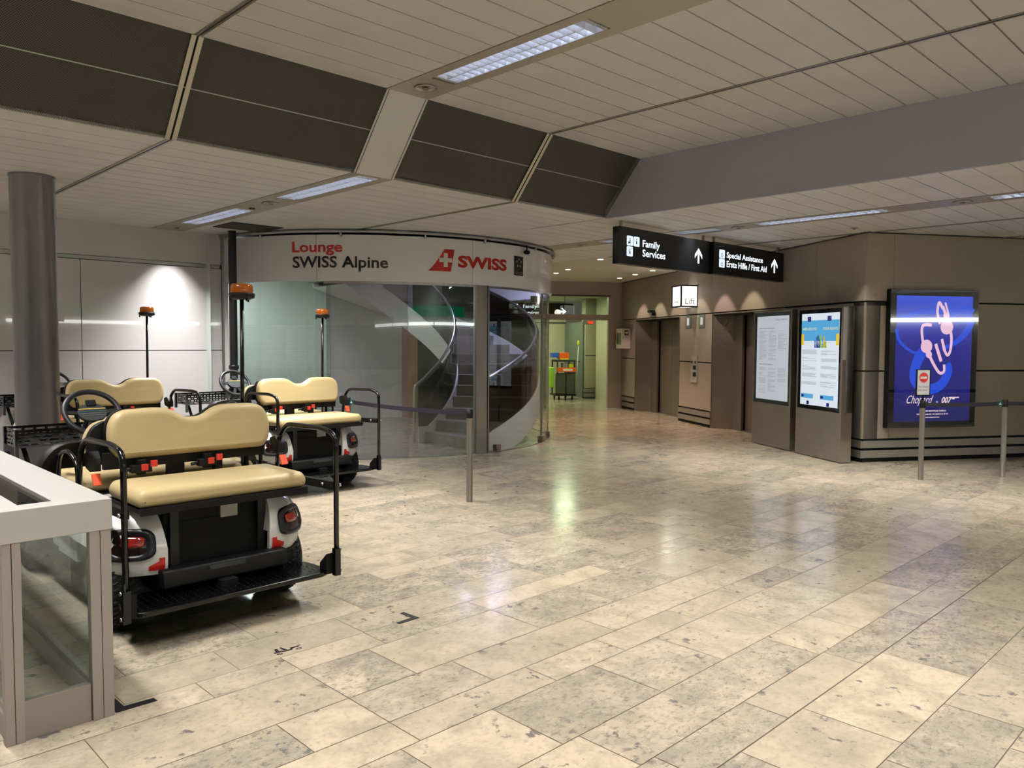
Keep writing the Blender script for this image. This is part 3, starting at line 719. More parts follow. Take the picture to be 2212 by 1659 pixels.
    m = MB(T); m.box(a0+.045, a1-.03, tt-.003, tt, .705, 2.163); m.build('front_glass', glass('kiosk glass', (.97, .98, .98, 1), .8), r)
    return r
kiosk(1.20, 2.33, 'brushed steel kiosk with a white poster in small grey type', 'plain')
kiosk(-.05, 1.05, 'brushed steel kiosk with a blue headed passenger rights poster, by the wall corner', 'blue')

# ------------------------------------------------------------ advertising screen
r = thing('advertising_screen', 'tall black framed advert screen with gold bracelets on blue', 'screen', PW(1.06, .05, .484)); T = rel(r)(PW)
P0, P1, Z0, Z1 = .335, 1.79, .484, 2.432
m = MB(T); m.box(P0, P1, .0, .085, Z0, Z1); m.build('screen_frame', black, r, bevel=.004)
def pm_(a, z, o): return T(a, .086+o, z)
def screen_mat():
    m = bpy.data.materials.new('screen picture'); m.use_nodes = True; nt = m.node_tree; nt.nodes.clear(); L = nt.links.new; N = nt.nodes.new
    tc = N('ShaderNodeTexCoord'); sp = N('ShaderNodeSeparateXYZ'); L(tc.outputs['Object'], sp.inputs[0])
    r_ = N('ShaderNodeMapRange'); r_.inputs[1].default_value = 0; r_.inputs[2].default_value = 1.9; L(sp.outputs['Z'], r_.inputs[0])
    cr = N('ShaderNodeValToRGB'); cr.color_ramp.elements[0].color = rgb(34, 36, 92); cr.color_ramp.elements[1].color = rgb(62, 92, 235)
    e2 = cr.color_ramp.elements.new(.62); e2.color = rgb(48, 46, 150); L(r_.outputs[0], cr.inputs[0])
    e = N('ShaderNodeEmission'); e.inputs[1].default_value = .9; L(cr.outputs[0], e.inputs[0]); o = N('ShaderNodeOutputMaterial'); L(e.outputs[0], o.inputs[0]); return m
m = MB(); m.box(.44, 1.69, .57, 2.343, -.001, .0005, T=pm_); pic = m.build('screen_picture', screen_mat(), r)
def ribbon(mb, pts, w0, w1, o):
    """smooth band through points (a, z)"""
    n = len(pts); P = []
    for i in range(n-1):
        p0 = pts[max(i-1, 0)]; p1 = pts[i]; p2 = pts[i+1]; p3 = pts[min(i+2, n-1)]
        for k in range(6):
            t = k/6; P.append(tuple(.5*((2*b)+(-a+c)*t+(2*a-5*b+4*c-d)*t*t+(-a+3*b-3*c+d)*t**3) for a, b, c, d in zip(p0, p1, p2, p3)))
    P.append(pts[-1]); q = []
    for i, p in enumerate(P):
        a = P[max(i-1, 0)]; b = P[min(i+1, len(P)-1)]; dx, dz = b[0]-a[0], b[1]-a[1]; l = math.hypot(dx, dz) or 1; wd = (w0+(w1-w0)*i/(len(P)-1))/2
        q.append(((p[0]-dz/l*wd, p[1]+dx/l*wd, o), (p[0]+dz/l*wd, p[1]-dx/l*wd, o)))
    vs = [v for a in q for v in a]; mb.add(vs, [(2*i, 2*i+1, 2*i+3, 2*i+2) for i in range(len(q)-1)], T=pm_)
def sc(x, y):       # a place on the picture from its fraction across and down
    return (.44+1.25*x, 2.343-1.773*y)
m = MB()
ribbon(m, [sc(0, .26), sc(.05, .36), sc(.2, .44), sc(.3, .45)], .05, .03, .0010)
ribbon(m, [sc(.42, .40), sc(.30, .50), sc(.25, .62), sc(.30, .70), sc(.48, .74), sc(.62, .70), sc(.70, .60), sc(.67, .54)], .16, .13, .0012)
ribbon(m, [sc(.68, .15), sc(.85, .10), sc(1.0, .14)], .10, .16, .0014)
ribbon(m, [sc(.05, .18), sc(.3, .13), sc(.6, .12)], .05, .08, .0016)
ribbon(m, [sc(.6, .42), sc(.8, .36), sc(.95, .26), sc(1.0, .16)], .05, .12, .0018)
m.build('picture_ribbons', emis('ribbon blue', rgb(38, 82, 226), .95), pic)
m = MB()
for (c1, c2) in ((((.46, .23), (.34, .24), (.35, .36), (.40, .42)), ((.44, .47), (.50, .54), (.58, .61), (.64, .60), (.64, .545))),
                 (((.60, .10), (.55, .05), (.53, .13), (.57, .22)), ((.60, .08), (.64, .15), (.72, .30), (.72, .42), (.68, .47), (.63, .42)))):
    for q in (c1, c2): ribbon(m, [sc(*p) for p in q], .045, .04, .0022)
ribbon(m, [sc(.52, .38), sc(.60, .52)], .05, .05, .0022); ribbon(m, [sc(.60, .34), sc(.64, .43)], .04, .05, .0022)
ribbon(m, [sc(.63, .05), sc(.68, .15)], .03, .03, .0022)
for cx_, cy_, rr in ((.40, .40, .095), (.66, .245, .105), (.65, .155, .05), (.435, .465, .05)):
    a0, z0_ = sc(cx_, cy_)
    m.add([(a0, z0_, .0028)]+[(a0+rr*math.cos(2*PI*k/28), z0_+rr*math.sin(2*PI*k/28), .0028) for k in range(28)], [(0, 1+k, 1+(k+1) % 28) for k in range(28)], T=pm_)
m.build('picture_bracelets', emis('bracelet rose', rgb(246, 200, 226), .95), pic)
m = MB()
def PT(a, z, o): return pm_(a, z, o)
text_into(m, 'Chopard', PT, *[sc(.16, 0)[0], sc(.51, 0)[0]], sc(0, .875)[1], sc(0, .79)[1], .003, shear=.5)
text_into(m, 'x', PT, sc(.545, 0)[0], sc(.575, 0)[0], sc(0, .855)[1], sc(0, .838)[1], .003)
text_into(m, '007', PT, sc(.62, 0)[0], sc(.76, 0)[0], sc(0, .855)[1], sc(0, .805)[1], .003, shear=.3, bold=.03)
a7, z7 = sc(.75, .808); m.box(a7, a7+.13, z7-.012, z7+.004, .003, .0034, T=pm_); m.box(a7+.01, a7+.06, z7-.03, z7-.012, .003, .0034, T=pm_)
text_into(m, 'CHOPARD BOUTIQUE ZURICH', PT, sc(.33, 0)[0], sc(.68, 0)[0], sc(0, .925)[1], sc(0, .91)[1], .003, bold=.03)
text_into(m, 'Bahnhofstrasse 40, +41 (0)44 215 33 33', PT, sc(.30, 0)[0], sc(.71, 0)[0], sc(0, .950)[1], sc(0, .935)[1], .003, bold=.03)
text_into(m, 'www.chopard.com', PT, sc(.40, 0)[0], sc(.60, 0)[0], sc(0, .975)[1], sc(0, .96)[1], .003, bold=.03)
m.build('picture_lettering', emis('advert letters', rgb(250, 225, 225), .95), pic)
m = MB(T); m.box(P0+.004, P1-.004, .0935, .096, Z0+.004, Z1-.004); m.build('front_glass', glass('screen glass', (.96, .96, .96, 1), 1.6), r)

# ------------------------------------------------------------ hanging direction signs
def dir_sign(y0, y1, x, label, lettering, hangers):
    r = thing('hanging_sign', label, 'sign', (x, (y0+y1)/2, 2.67)); T = rel(r)(ID)
    m = MB(T); m.box(x-.11, x, y0, y1, 2.668, 3.135); m.build('sign_case', mat('sign case black', rgb(8, 10, 13), .3), r, bevel=.004)
    pl = lambda a, z, o: T(x+o, a, z)
    m = MB(); ic = MB(); dk = MB(); ar = MB(); lettering(m, ic, dk, pl, ar)
    ar.build('arrow', emis('lit sign letters', (.84, .94, 1, 1), 1.3), r)
    m.build('lettering', emis('lit sign letters', (.84, .94, 1, 1), 1.3), r); i_ = ic.build('pictogram_tiles', emis('pictogram white', (.74, .85, .98, 1), 1.0), r)
    dk.build('pictograms', mat('pictogram ink', rgb(70, 80, 90), .6), i_)
    m = MB(T)
    for y in hangers: m.box(x-.075, x-.045, y-.012, y+.012, 3.135, ZL+.01)
    m.build('hanger', alu, r)
    return r
def arrow(m, pl, ac, z0, z1, hw=.095):
    m.prism([(ac-.021, z0), (ac+.021, z0), (ac+.021, z1-.075), (ac+hw, z1-.15), (ac+hw, z1-.095), (ac, z1), (ac-hw, z1-.095), (ac-hw, z1-.15), (ac-.021, z1-.075)], .001, .003, 'z', T=pl)
def rtile(m, a0, a1, z0, z1, pl, r_=.016):
    pts = []
    for cx_, cz_, q in ((a1-r_, z1-r_, 0), (a0+r_, z1-r_, 1), (a0+r_, z0+r_, 2), (a1-r_, z0+r_, 3)):
        for k in range(4): an = PI/2*(q+k/3); pts.append((cx_+r_*math.cos(an), cz_+r_*math.sin(an)))
    m.prism(pts, .001, .003, 'z', T=pl)
def fam(m, ic, dk, pl, ar):
    text_into(m, 'Family', pl, 8.435, 8.82, 2.885, 3.003, .001, bold=.018); text_into(m, 'Services', pl, 8.435, 8.95, 2.787, 2.882, .001, bold=.018)
    arrow(ar, pl, 9.765, 2.795, 3.013)
    for a, z in ((8.10, 2.905), (8.24, 2.905), (8.10, 2.770)):
        rtile(ic, a, a+.128, z, z+.125, pl)
        dk.prism([(a+.05, z+.03), (a+.078, z+.03), (a+.072, z+.075), (a+.056, z+.075)], .0031, .0035, 'z', T=pl); dk.box(a+.056, a+.072, z+.082, z+.098, .0031, .0035, T=pl)
    dk.box(8.13, 8.15, 2.93, 2.955, .0031, .0035, T=pl)
def spec(m, ic, dk, pl, ar):
    text_into(m, 'Special Assistance', pl, 10.44, 11.53, 2.900, 3.012, .001, bold=.018); text_into(m, 'Erste Hilfe / First Aid', pl, 10.445, 11.655, 2.790, 2.885, .001, bold=.018)
    arrow(ar, pl, 11.908, 2.798, 3.025, .10)
    for z in (2.908, 2.775):
        rtile(ic, 10.235, 10.39, z, z+.125, pl)
        dk.lathe([(.028, .0), (.028, .0004), (.020, .0004), (.020, 0)], (10.31, z+.045, .0031), 'z', 16)
    dk.v = [pl(*v) if v[1] < 4 else v for v in [tuple(v) for v in dk.v]]
dir_sign(7.95, 10.06, -6.2, 'black hanging sign reading Family Services with an up arrow', fam, (8.05, 9.98))
dir_sign(10.10, 12.22, -6.15, 'black hanging sign reading Special Assistance and First Aid', spec, (10.18, 12.12))

# ------------------------------------------------------------ belt posts
def stanchion(p, label, h=.975, cas=True):
    r = thing('belt_post', label, 'belt post', (p[0], p[1], 0))
    m = MB(); m.lathe([(.032, 0), (.032, .01), (.030, .012), (.030, h-.09)], seg=24)
    for k in range(6):
        a = 2*PI*k/6; m.box(.029*math.cos(a)-.003, .029*math.cos(a)+.003, .029*math.sin(a)-.003, .029*math.sin(a)+.003, .012, h-.09)
    m.build('post', steel, r)
    m = MB(); m.lathe([(.033, h-.09), (.034, h-.085), (.034, h-.004), (.028, h), (0, h)], seg=24); m.build('belt_head', blackpl, r)
    return r
P1_ = (-6.097, 5.355); P2_ = (-3.34, 10.30); P3_ = (-2.70, 11.29); P4_ = (-8.27, 5.284)
s1 = stanchion(P1_, 'steel belt post standing alone on the floor in front of the spiral stair', .965)
s2 = stanchion(P2_, 'steel belt post carrying the small no entry notice')
s3 = stanchion(P3_, 'steel belt post at the right edge, without a notice')
s4 = stanchion(P4_, 'steel belt post half hidden behind the right hand golf cart')
def belt(p, q, z, label, sag=.0, tip=None):
    pts = []; n = 16; P = Vector((*p, z)); Q = Vector((*q, z)); d = (Q-P).normalized(); P += d*.034; Q -= d*.034
    m = MB(); nrm = Vector((-d.y, d.x, 0))*.0012
    for i in range(n+1):
        t = i/n; c = P.lerp(Q, t); c.z -= sag*4*t*(1-t); pts.append(c)
    vs = []
    for c in pts:
        for sgn in (-1, 1):
            for h in (-.024, .024): vs.append(tuple(c+nrm*sgn+ZZ*h))
    fs = []
    for i in range(n):
        a = 4*i; b = a+4; fs += [(a, b, b+1, a+1), (a+2, a+3, b+3, b+2), (a, a+2, b+2, b), (a+1, b+1, b+3, a+3)]
    m.add(vs, fs)
    o = tag(m.build('barrier_belt', mat('navy belt', rgb(30, 28, 44), .6)), label, 'belt')
    if tip:
        t = MB(); c = Q if tip > 0 else P; dd = -d if tip > 0 else d
        nb = Vector((-d.y, d.x, 0))
        a = c; b = c+dd*.085
        vs = [tuple(e+nb*sg*.004+ZZ*h) for e in (a, b) for sg in (-1, 1) for h in (-.027, .027)]
        t.add(vs, [(0, 1, 3, 2), (4, 6, 7, 5), (0, 4, 5, 1), (2, 3, 7, 6), (0, 2, 6, 4), (1, 5, 7, 3)]); cl = t.build('belt_clip', mat('teal clip', rgb(14, 70, 66), .5), o)
        t = MB()
        side = -1 if nb.dot(Vector((0, 0, 1.65))-c) < 0 else 1
        side = 1 if nb.dot(-Vector((c.x, c.y, 0))) > 0 else -1
        for e in (1,):
            o3 = nb*side*.0045; tri = [a+dd*.022-ZZ*.014+o3, a+dd*.062-ZZ*.014+o3, a+dd*.042+ZZ*.018+o3]; t.add([tuple(x) for x in tri]+[tuple(x+nb*side*.001) for x in tri], [(0, 1, 2), (3, 4, 5), (0, 1, 4, 3), (1, 2, 5, 4), (2, 0, 3, 5)])
        t.build('clip_arrow', mat('clip white', rgb(230, 235, 230), .5), cl)
    return o
belt(P4_, P1_, .925, 'dark belt running from behind the golf cart to the lone post', .02, -1)
belt(P2_, P3_, .925, 'dark belt in front of the advert screen', .01, 1)
belt(P3_, (-.6, 14.5), .925, 'dark belt leaving the picture at the right edge', .02)
stanchion((-.6, 14.5), 'steel belt post beyond the right edge of the photograph')
r = thing('notice_sign', 'small white no entry notice standing on a belt post', 'sign', (P2_[0], P2_[1], .98)); 
dv = Vector((.53, .848, 0)); nv = Vector((.848, -.53, 0)); cen = Vector((P2_[0], P2_[1], 0))+nv*0
invN = Matrix.Translation(-Vector(r.location))
def NS(a, z, o): return invN @ (cen+dv*a+nv*o+ZZ*z)
m = MB(NS); m.box(-.10, .10, 1.03, 1.355, -.012, 0); m.box(-.012, .012, .975, 1.03, -.010, 0); m.build('notice_frame', black, r)
m = MB(NS); m.box(-.085, .085, 1.045, 1.345, 0, .002); b_ = m.build('notice_face', mat('notice white', rgb(225, 224, 224), .4), r)
m = MB(NS); m.lathe([(.062, .0), (0, .0)], (0, 1.255, .003), 'z', 36); 
m.build('no_entry_disc', mat('notice red', rgb(214, 60, 56), .4), b_)
m = MB(NS); m.box(-.045, .045, 1.242, 1.268, .0032, .0036); m.build('no_entry_bar', mat('notice white', (1, 1, 1, 1)), b_)
m = MB(NS); text_into(m, 'Kein Eingang', NS, -.07, .07, 1.13, 1.155, .002); text_into(m, 'EXIT ONLY', NS, -.07, .06, 1.09, 1.112, .002); m.build('lettering', mat('notice ink', rgb(60, 60, 66), .6), b_)
# ------------------------------------------------------------ glass rotunda with the spiral stair
RH = 3.04
def arc(mb, r0, r1, z0, z1, p0, p1, mi=0, step=2.0, smooth=True):
    n = max(2, int(abs(p1-p0)/step)); secs = []
    for i in range(n+1):
        p = p0+(p1-p0)*i/n; secs.append([tuple(DR(p, r, z)) for r, z in ((r0, z0), (r1, z0), (r1, z1), (r0, z1))])
    mb.loft(secs, mi, False)
band = thing('curved_sign_band', 'curved white fascia band reading Lounge in red, above the glass rotunda', 'sign', (AX.x, AX.y, 2.5))
TB = rel(band)
def DRB(phi, r, z): return TB(DR)(phi, r, z)
gw_ = mat('white gloss fascia', rgb(244, 245, 248), .16, 0, .5, coat=.3)
def smooth_arc(name, m, r0, r1, z0, z1, p0, p1, parent=None, T=None, step=1.5):
    mb = MB(); T = T or DR; n = max(2, int(abs(p1-p0)/step))
    for (ra, za, rb, zb) in ((r1, z0, r1, z1), (r0, z1, r0, z0), (r1, z1, r0, z1), (r0, z0, r1, z0)):
        mb.grid(lambda u, v: T(p0+(p1-p0)*u, ra+(rb-ra)*v, za+(zb-za)*v), n, 1, 0, True)
    for p in (p0, p1): mb.add([tuple(T(p, r, z)) for r, z in ((r0, z0), (r1, z0), (r1, z1), (r0, z1))], [(0, 1, 2, 3)])
    return mb.build(name, m, parent, weld=False)
for a, b in ((-82.5, -51.6), (-51.5, -9), (-8.9, 60), (60.1, 150)):
    smooth_arc('fascia_panel', gw_, RH-.03, RH, 2.50, 3.14, a, b, band, DRB)
def onband(x, z, o):   # arc length along the band -> world
    return DRB(math.degrees(x/RH), RH+o, z)
d2 = lambda p: math.radians(p)*RH
m = MB(); text_into(m, 'Lounge', onband, d2(-58.3), d2(-44.6), 2.855, 3.045, .004, bold=.022)
m.build('lettering', mat('sign red', rgb(170, 28, 26), .35), band)['label'] = 'red lettering'
m = MB(); text_into(m, 'SWISS Alpine', onband, d2(-58.2), d2(-32.8), 2.635, 2.845, .004, bold=.022)
m.build('lettering', mat('sign black', rgb(22, 22, 24), .35), band)['label'] = 'black lettering'
m = MB(); text_into(m, 'SWISS', onband, d2(-13.6), d2(3.4), 2.735, 2.91, .004, bold=.038)
m.build('lettering', MATS['sign red'], band)['label'] = 'large red lettering'
m = MB()
# tail fin with the cross, cut into strips so it follows the curve
def fin_x(z): f_ = (z-2.67)/(2.985-2.67); return d2(-22.3)+(d2(-17.4)-d2(-22.3))*f_+0.02*0, d2(-15.7)+(d2(-14.6)-d2(-15.7))*f_
cx0, cz0 = d2(-17.2), 2.83; arm, hw = .10, .031
for i in range(24):
    za = 2.67+.315*i/24; zb = 2.67+.315*(i+1)/24
    def fx(z):
        f_ = (z-2.67)/.315; cur = f_**.8
        return d2(-22.3)+(d2(-17.5)-d2(-22.3))*cur, d2(-15.7)+(d2(-14.6)-d2(-15.7))*f_
    a0, b0 = fx(za); a1, b1 = fx(zb); n = 6
    for k in range(n):
        q = [(a0+(b0-a0)*k/n, za), (a0+(b0-a0)*(k+1)/n, za), (a1+(b1-a1)*(k+1)/n, zb), (a1+(b1-a1)*k/n, zb)]
        m.add([(x, z, .004) for x, z in q], [(0, 1, 2, 3)], T=onband)
m.build('tail_fin_emblem', MATS['sign red'], band)
m = MB()
for bx in ((cx0-hw, cx0+hw, cz0-arm, cz0+arm), (cx0-arm, cx0+arm, cz0-hw, cz0+hw)): m.add([(bx[0], bx[2], .0062), (bx[1], bx[2], .0062), (bx[1], bx[3], .0062), (bx[0], bx[3], .0062)], [(0, 1, 2, 3)], T=onband)
m.build('emblem_cross', mat('sign white paint', rgb(235, 233, 230), .3), band)
m = MB(); m.add([(d2(6.7), 2.69, .004), (d2(8.9), 2.69, .005), (d2(11.1), 2.69, .004), (d2(11.1), 2.985, .004), (d2(8.9), 2.985, .005), (d2(6.7), 2.985, .004)], [(0, 1, 4, 5), (1, 2, 3, 4)], T=onband); aw = m.build('award_plate', MATS['sign black'], band)
m = MB()
for k in range(5):
    q = PI/2+2*PI*k/5; c_ = (d2(8.9)+.055*math.cos(q), 2.885+.055*math.sin(q))
    pts = [(c_[0]+(.030 if j % 2 == 0 else .012)*math.cos(q+PI*j/3), c_[1]+(.030 if j % 2 == 0 else .012)*math.sin(q+PI*j/3)) for j in range(6)]
    m.add([(x, z, .008) for x, z in pts], [tuple(range(6))], T=onband)
text_into(m, 'GOLD', onband, d2(7.2), d2(10.6), 2.705, 2.745, .006)
m.build('award_mark', mat('sign silver', rgb(170, 168, 160), .4), aw)
# rail above the band with clamps
rail = band; TR = TB(DR)
m = MB(); m.tube([tuple(TR(a, RH+.04, 3.185)) for a in range(-84, 121, 2)], .022, 8); m.build('top_rail', mat('rail grey', rgb(150, 148, 152), .35, .5), rail)
for a in (-68, -45, -23, -5, 18, 40): 
    m = MB(); m.add([], []); 
    m.tube([tuple(TR(a, RH+.0, 3.12)), tuple(TR(a, RH+.03, 3.17))], .02, 6); m.build('clamp', alu, rail)
cm = thing('security_camera', 'small camera fixed to the rail above the award plate', 'camera', DR(11, RH+.07, 3.02)); TC = rel(cm)(DR)
m = MB(); m.tube([tuple(TC(11, RH+.075, 3.16)), tuple(TC(11, RH+.075, 3.08))], .01, 6); m.build('bracket', black, cm)
m = MB(); m.tube([tuple(TC(10, RH+.09, 3.05)), tuple(TC(12.2, RH+.06, 3.06))], .032, 10); m.build('camera_body', black, cm)

# glass panels
RG = 2.985
def pane(i, p0, p1, m, z0=.01, z1=2.52, r=RG):
    o = MB(); n = max(3, int((p1-p0)/3))
    for rr in (r,):
        o.grid(lambda u, v: DR(p0+(p1-p0)*u, rr, z0+(z1-z0)*v), n, 1, 0, True)
    o.grid(lambda u, v: DR(p0+(p1-p0)*u, r-.012, z0+(z1-z0)*v), n, 1, 0, True)
    for p in (p0, p1): o.add([tuple(DR(p, rr, z)) for rr, z in ((r-.012, z0), (r, z0), (r, z1), (r-.012, z1))], [(0, 1, 2, 3)], 1)
    ob = S(o.build('window_%d' % i, [m, mat('glass edge', rgb(120, 150, 140), .2)], weld=False))
    f = MB(); f.grid(lambda u, v: DR(p0+.3+(p1-p0-.6)*u, r+.003, 1.27+.62*v), n, 1, 0, True)
    f.build('frosted_band', glass('line film', (1, 1, 1, 1), 0, .20, (.55, .60, .60, 1), 55), ob)
    return ob
ga = glass('teal pane', (.90, .96, .945, 1), .9); gb = glass('grey film pane', (.90, .90, .92, 1), .9, .30, (.36, .35, .37, 1)); gc = glass('clear rotunda pane', (.95, .97, .965, 1), .9)
pane(3, -82, -48.3, ga); pane(4, -49.5, -27.4, gb, r=RG-.03); pane(5, -27.3, -7.3, gc); pane(6, -2.6, 27.5, gc); pane(7, 28.1, 42.8, gc); pane(8, 43.3, 75, gc); pane(9, 75.4, 110, gc)
# steel door post and floor channel
tn += 1; m = MB(); arc(m, RG-.06, RG+.03, 0, 2.5, -7.2, -2.7); arc(m, RG-.05, RG+.034, 0, 2.5, -3.5, -3.3, 1); S(m.build('trim_%d' % tn, [steel, darkgap], weld=False))
tn += 1; m = MB(); arc(m, RG-.02, RG+.012, 0, .012, -82, 110); S(m.build('trim_%d' % tn, alu, weld=False))
tn += 1; m = MB(); arc(m, RG-.02, RG+.012, 2.47, 2.5, -50, 110); S(m.build('trim_%d' % tn, alu, weld=False))
tn += 1; m = MB(); arc(m, RG-.02, RG+.01, 0, 2.5, 27.55, 28.05); arc(m, RG-.02, RG+.01, 0, 2.5, 42.85, 43.25); S(m.build('trim_%d' % tn, steel, weld=False))
tn += 1; m = MB()
for a, z in ((-75, 2.40), (20, 2.36), (.9, .06), (41.4, .06), (27.0, .06)): arc(m, RG-.04, RG+.04, z-.05, z+.05, a-.9, a+.9)
S(m.build('trim_%d' % tn, dsteel, weld=False))
# inner walls at the back of the rotunda
t = MB(); 
def barc(mb, p0, p1, mi): mb.grid(lambda u, v: DR(p0+(p1-p0)*u, 3.3, 3.2*v), max(2, int((p1-p0)/3)), 1, mi, True)
barc(t, 137, 278, 0); barc(t, 131, 137, 1); barc(t, 92, 131, 2)
S(t.build('wall_rotunda', [mat('rotunda white wall', rgb(205, 212, 208), .5), mat('wood strip', rgb(150, 112, 74), .5, noise=.1, nscale=5), mat('dark wall', rgb(36, 32, 30), .5)], weld=False))
t = MB(); arc(t, 3.2, 3.28, 0.5, 2.3, 93, 99); arc(t, 3.2, 3.28, .5, 2.3, 101, 107); S(t.build('door_4', mat('dim grey panels', rgb(58, 62, 70), .4)))
t = MB(); t.grid(lambda u, v: DR(-84+234*u, 3.0*v+.001, 3.13), 40, 1); S(t.build('ceiling', cream, weld=False))
# stair
stair = thing('spiral_staircase', 'spiral stair with stone steps and white stringers inside the glass rotunda', 'staircase', (AX.x, AX.y, 0)); TS = rel(stair)(DR)
RI, RO, K, ST = 1.38, 2.80, .0172, 10.46
NST = 17
for k in range(NST):
    p0 = -3+ST*k; m = MB(); z1 = .18*(k+1); z0 = z1-.18 if k else 0
    n = 5
    secs = [[tuple(TS(p0+(ST+1.2)*i/n, r, z)) for r, z in ((RI, z0 if k == 0 else z0-.02), (RO, z0 if k == 0 else z0-.02), (RO, z1), (RI, z1))] for i in range(n+1)]
    m.loft(secs, 0, False); m.build('step', stone, stair, weld=False)
whitest = mat('white stringer', rgb(215, 214, 212), .35)
PE = 174
def zt(p): return .27+K*p
def zb(p): return max(.0, -.22+K*p)
for r0, r1, nm in ((RI-.04, RI, 'inner stringer'), (RO, RO+.04, 'outer stringer')):
    m = MB(); a0 = -8 if r0 < 2 else -5; secs = []
    n = 84
    for i in range(n+1):
        p = a0+(PE-a0)*i/n; secs.append([tuple(TS(p, r, z)) for r, z in ((r0, zb(p)), (r1, zb(p)), (r1, max(.14, zt(p)) if p > 2 else .27), (r0, max(.14, zt(p)) if p > 2 else .27))])
    m.loft(secs, 0, False); m.build('stringer', whitest, stair, weld=False)
m = MB(); m.grid(lambda u, v: TS(15+(PE-15)*u, RI+(RO-RI)*v, zb(15+(PE-15)*u)+.001), 60, 1); m.build('soffit', whitest, stair, weld=False)
smoke = glass('smoked balustrade', (.08, .075, .07, 1), 1.0)
for r0, a0 in ((RI-.02, -8), (RO+.02, -1)):
    m = MB(); m.grid(lambda u, v: TS(a0+(118-a0)*u, r0, zt(a0+(118-a0)*u)*(1-v)+v*(1.06+K*(a0+(118-a0)*u))), 80, 1); m.build('balustrade', smoke, stair, weld=False)
hr = mat('handrail steel', rgb(190, 188, 192), .22, 1)
for r0, a0 in ((RI-.07, -9), (RO-.03, -1)):
    m = MB(); pts = [tuple(TS(a, r0, 1.10+K*a)) for a in [a0+(117-a0)*i/90 for i in range(91)]]
    if r0 < 2: pts = [tuple(TS(a0-1.2, r0, z)) for z in (0, .5, .85)]+[tuple(TS(a0-.7, r0, .905))]+pts
    m.tube(pts, .022, 10); m.build('handrail', hr, stair)
l_ = area('rotunda_blue_lamp', DR(60, 1.9, 3.08), .8, .8, 32, (.62, .60, 1.0))
l_ = area('rotunda_lamp', DR(-140, 2.2, 3.08), .9, .9, 62, (.95, 1.0, .98))

# ------------------------------------------------------------ glazed enclosure at the left edge
en = thing('glazed_enclosure', 'grey metal framed glass barrier box at the left edge in front', 'barrier', (-3.65, .92, 0)); TE = rel(en)(ID)
X0, X1, Y0, Y1 = -8.2, -3.65, .712, 1.125
fm = greyal
m = MB(TE); m.box(X1-.10, X1+.005, Y0-.005, Y1+.005, .832, .967); m.box(X0, X1-.10, Y1-.20, Y1+.005, .832, .967); m.box(X0, X1-.10, Y0-.005, Y0+.085, .832, .967); m.build('top_rail', mat('top rail grey', rgb(186, 182, 178), .4, .15), en, bevel=.003)
m = MB(TE); m.box(X1-.05, X1-.01, Y0+.07, Y1-.09, 0, .165); m.build('base_panel', mat('base panel grey', rgb(146, 138, 132), .42, .3), en, bevel=.002)
for y0, y1 in ((Y0, Y0+.035), (Y0+.037, Y0+.070), (Y1-.087, Y1-.045), (Y1-.043, Y1)):
    m = MB(TE); m.box(X1-.045, X1, y0, y1, 0, .832); m.build('corner_post', fm, en, bevel=.002)
m = MB(TE)
for y in (Y0+.01, Y1-.06): m.box(X0, X1-.045, y, y+.05, 0, .10); m.box(X0, X1-.07, y+.01, y+.04, .10, .125)
m.build('side_rail', fm, en, bevel=.002)
m = MB(TE)
for x in (-5.3, -6.9):
    for y in (Y0+.01, Y1-.06): m.box(x, x+.06, y, y+.05, .1, .832)
m.build('side_post', fm, en, bevel=.002)
ge = glass('enclosure pane', (.93, .965, .96, 1), .8)
m = MB(TE); m.box(X1-.034, X1-.026, Y0+.07, Y1-.087, .165, .832); m.build('front_pane', ge, en)
for y in (Y0+.03, Y1-.04):
    m = MB(TE); m.box(X0, X1-.07, y, y+.008, .12, .832); m.build('side_pane', ge, en)
m = MB(TE); m.box(X0, X1-.10, Y0+.085, Y1-.20, .94, .948); m.build('top_pane', glass('top pane dark', (.35, .37, .36, 1), 1.0), en)

# ------------------------------------------------------------ floor marks
tape = mat('black tape', rgb(12, 12, 16), .6)
m = MB(); m.prism([(-3.696, 2.855), (-3.850, 2.847), (-3.845, 2.812), (-3.737, 2.816), (-3.730, 2.700), (-3.697, 2.703)], .0006, .0012, 'z')
tag(m.build('corner_mark', tape), 'black tape corner mark on the open floor right of the carts', 'floor marking')
m = MB(); m.prism([(-3.663, 1.135), (-3.82, 1.135), (-3.815, 1.180), (-3.710, 1.182), (-3.702, 1.31), (-3.66, 1.312)], .0006, .0012, 'z')
tag(m.build('corner_mark', tape), 'black tape corner mark at the foot of the glass barrier', 'floor marking')
m = MB()
def PG(a, b, z): return Vector((-3.755-b*.125, 1.955+a*.165, z))
for cx_ in (.16, .84): m.lathe([(.10, 0), (.055, 0)], (cx_, .14, .001), 'z', 18, sy=1)
m.prism([(.05, .30), (.28, .30), (.34, .22), (.64, .22), (.70, .34), (.92, .34), (.97, .42), (.66, .48), (.60, .32), (.38, .32), (.32, .42), (.05, .42)], .0006, .0012, 'z')
m.prism([(.14, .45), (.26, .45), (.30, .72), (.20, .74)], .0006, .0012, 'z'); m.prism([(.40, .36), (.52, .36), (.46, .66), (.38, .66)], .0006, .0012, 'z'); m.lathe([(.045, 0), (0, 0)], (.43, .74, .001), 'z', 12)
m.v = [PG(v[0], v[1], v[2]) for v in m.v]
tag(m.build('cart_pictogram', tape), 'small black golf cart pictogram on the floor tiles', 'floor marking')

